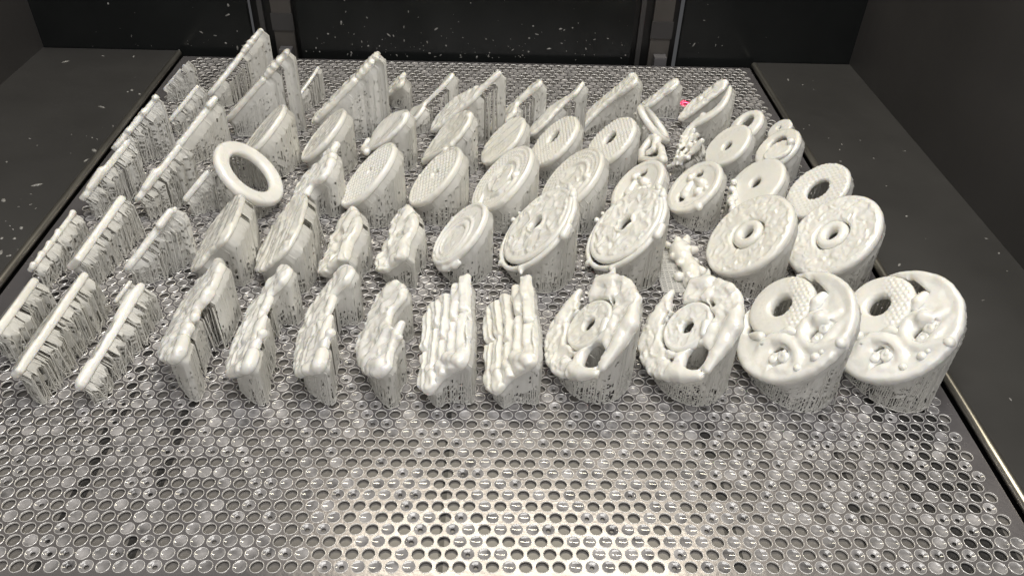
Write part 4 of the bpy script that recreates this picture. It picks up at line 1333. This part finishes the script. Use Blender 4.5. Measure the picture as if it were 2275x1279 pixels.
box_obj('resin_bath', (-298, 298, 1, 598, -30, -1.9), M_BATH, kind='structure', label='grey liquid resin surface below the plate', cat='resin')
box_obj('deck_left', (-449, -309, -300, 610, -60, 2.0), M_DECK, kind='structure')
box_obj('deck_right', (309, 412, -300, 610, -60, 2.0), M_DECK, kind='structure')
box_obj('wall_left', (-470, -449, -300, 612, -60, 700), M_WALL, kind='structure')
box_obj('wall_right', (412, 432, -300, 612, -60, 700), M_WALL, kind='structure')
box_obj('floor', (-449, 412, -300, 640, -80, -61), M_BLACK, kind='structure')


def rail(name, x, label):
    e = link(name, None, None)
    e.location = (x * MM, 0.15, 0)
    tag(e, label, 'rail', 'rails beside the plate')
    n = 14
    mb = MB()
    ys = [-300, 604]
    v = []
    for yv in ys:
        for i in range(n):
            a = 2 * math.pi * i / n
            v.append((3.1 * math.cos(a), yv - 150, 1.6 + 3.1 * math.sin(a)))
    q = [(i, (i + 1) % n, n + (i + 1) % n, n + i) for i in range(n)]
    mb.add(v, q)
    link('lip', mb.mesh('lip', smooth=True), M_RAIL, e)
    mb = MB()
    mb.box(-1.2, 1.2, -450, 454, -40, 0.5)
    link('web', mb.mesh('web'), M_BLACK, e)


rail('edge_rail', 305.6, 'round metal edge rail along the right side of the plate')
rail('edge_rail', -305.6, 'round metal edge rail along the left side of the plate')


def splat(parent, name, n, rnd, size=(0.4, 1.6), long_p=0.3):
    """small dried drops; rnd() gives a point and two tangent axes"""
    mb = MB()
    for _ in range(n):
        p, a, b, nn = rnd()
        s = size[0] + (size[1] - size[0]) * random.random() ** 2.2
        ang = random.uniform(0, 6.28)
        el = random.uniform(1.5, 3.6) if random.random() < long_p else random.uniform(0.8, 1.3)
        ca, sa = math.cos(ang), math.sin(ang)
        e1, e2 = a * ca + b * sa, -a * sa + b * ca
        m = 7
        ring = [p + e1 * s * el * math.cos(2 * math.pi * i / m) * random.uniform(.7, 1.1) + e2 * s * math.sin(2 * math.pi * i / m) * random.uniform(.7, 1.1) for i in range(m)]
        topv = [p + (r - p) * 0.5 + nn * s * 0.45 for r in ring]
        v = ring + topv + [p + nn * s * 0.55]
        q = [(i, (i + 1) % m, m + (i + 1) % m, m + i) for i in range(m)]
        mb.add(v, q)
        tri_ = [(m + i, m + (i + 1) % m, 2 * m, 2 * m) for i in range(m)]
        mb.q.append(np.array(tri_) + mb.n - len(v))
    v = np.concatenate(mb.v) * MM
    allq = np.concatenate(mb.q)
    isq = allq[:, 2] != allq[:, 3]
    o = link(name, mesh_np(name, v, quads=allq[isq], tris=allq[~isq][:, :3]), M_SPECK, parent)
    o['kind'] = 'stuff'
    return o


AX, AY, AZ = np.array([1.0, 0, 0]), np.array([0, 1.0, 0]), np.array([0, 0, 1.0])


def panel(name, x0, x1, label, n, bias):
    e = link(name, None, None)
    e.location = ((x0 + x1) / 2 * MM, 0.612, 0)
    tag(e, label, 'panel', 'black panels of the back wall')
    mb = MB()
    mb.box(x0 - (x0 + x1) / 2, x1 - (x0 + x1) / 2, 0, 8, -60, 700)
    link('sheet', mb.mesh('sheet'), M_PANEL, e)
    cx = (x0 + x1) / 2

    def rnd():
        while True:
            x = random.uniform(x0 + 2, x1 - 2)
            if random.random() < bias(x):
                break
        z = min(random.expovariate(1 / 26.0), 90)
        return np.array([x - cx, -0.1, z]), AX, AZ, -AY
    splat(e, 'resin_splatter', n, rnd, (0.2, 1.2), .45)
    return e


panel('back_panel', -449, -229, 'left black back panel with a few white resin specks', 40, lambda x: max(0.03, (x + 420) / 190))
panel('back_panel', -178, 172, 'wide middle black back panel splashed with white resin specks', 150, lambda x: 1.0 if abs(x) < 120 else .7)
panel('back_panel', 224, 412, 'right black back panel, nearly clean', 14, lambda x: max(.05, (320 - x) / 90))


def column(x, label, g):
    e = link('guide_column', None, None)
    e.location = (x * MM, 0.62, 0)
    tag(e, label, 'column', 'guide columns in the back wall')
    for nm, b, m in (('slot', (-26, 24, 8, 12, -60, 700), M_BLACK), ('strip', (-4, 17, 2, 7, -10, 700), M_STRIP), ('side_strip', (-18, -13, 3, 7, -10, 700), M_WALL),
                     ('band', (-5, 18, 0.5, 1.9, 22, 40), M_WALL), ('foot_block', (1, 14, -10, 1, -10, 5), M_CLEAR)):
        mb = MB()
        mb.box(*b)
        link(nm, mb.mesh(nm), m, e)


column(-203, 'left recessed guide column with grey strip in the back wall', 0)
column(198, 'right recessed guide column with grey strip in the back wall', 0)

# dried flakes on the left deck and drops on the right one
crumbs = tag(link('dried_resin_flakes', None, None), None, None, None, 'stuff')
crumbs.location = (-0.35, 0.3, 0.002)


def rl():
    while True:
        x = -309 - random.expovariate(1 / 22.0)
        yv = random.uniform(170, 600)
        if x > -445 and random.random() < (1.0 if yv < 330 else .35):
            return np.array([x + 350, yv - 300, 0.05]), AX, AY, AZ


splat(crumbs, 'flake', 60, rl, (0.25, 1.9), .6)


def rr_():
    return np.array([random.uniform(312, 405) + 350, random.uniform(60, 600) - 300, 0.05]), AX, AY, AZ


splat(crumbs, 'drop', 26, rr_, (0.4, 1.1), .3)
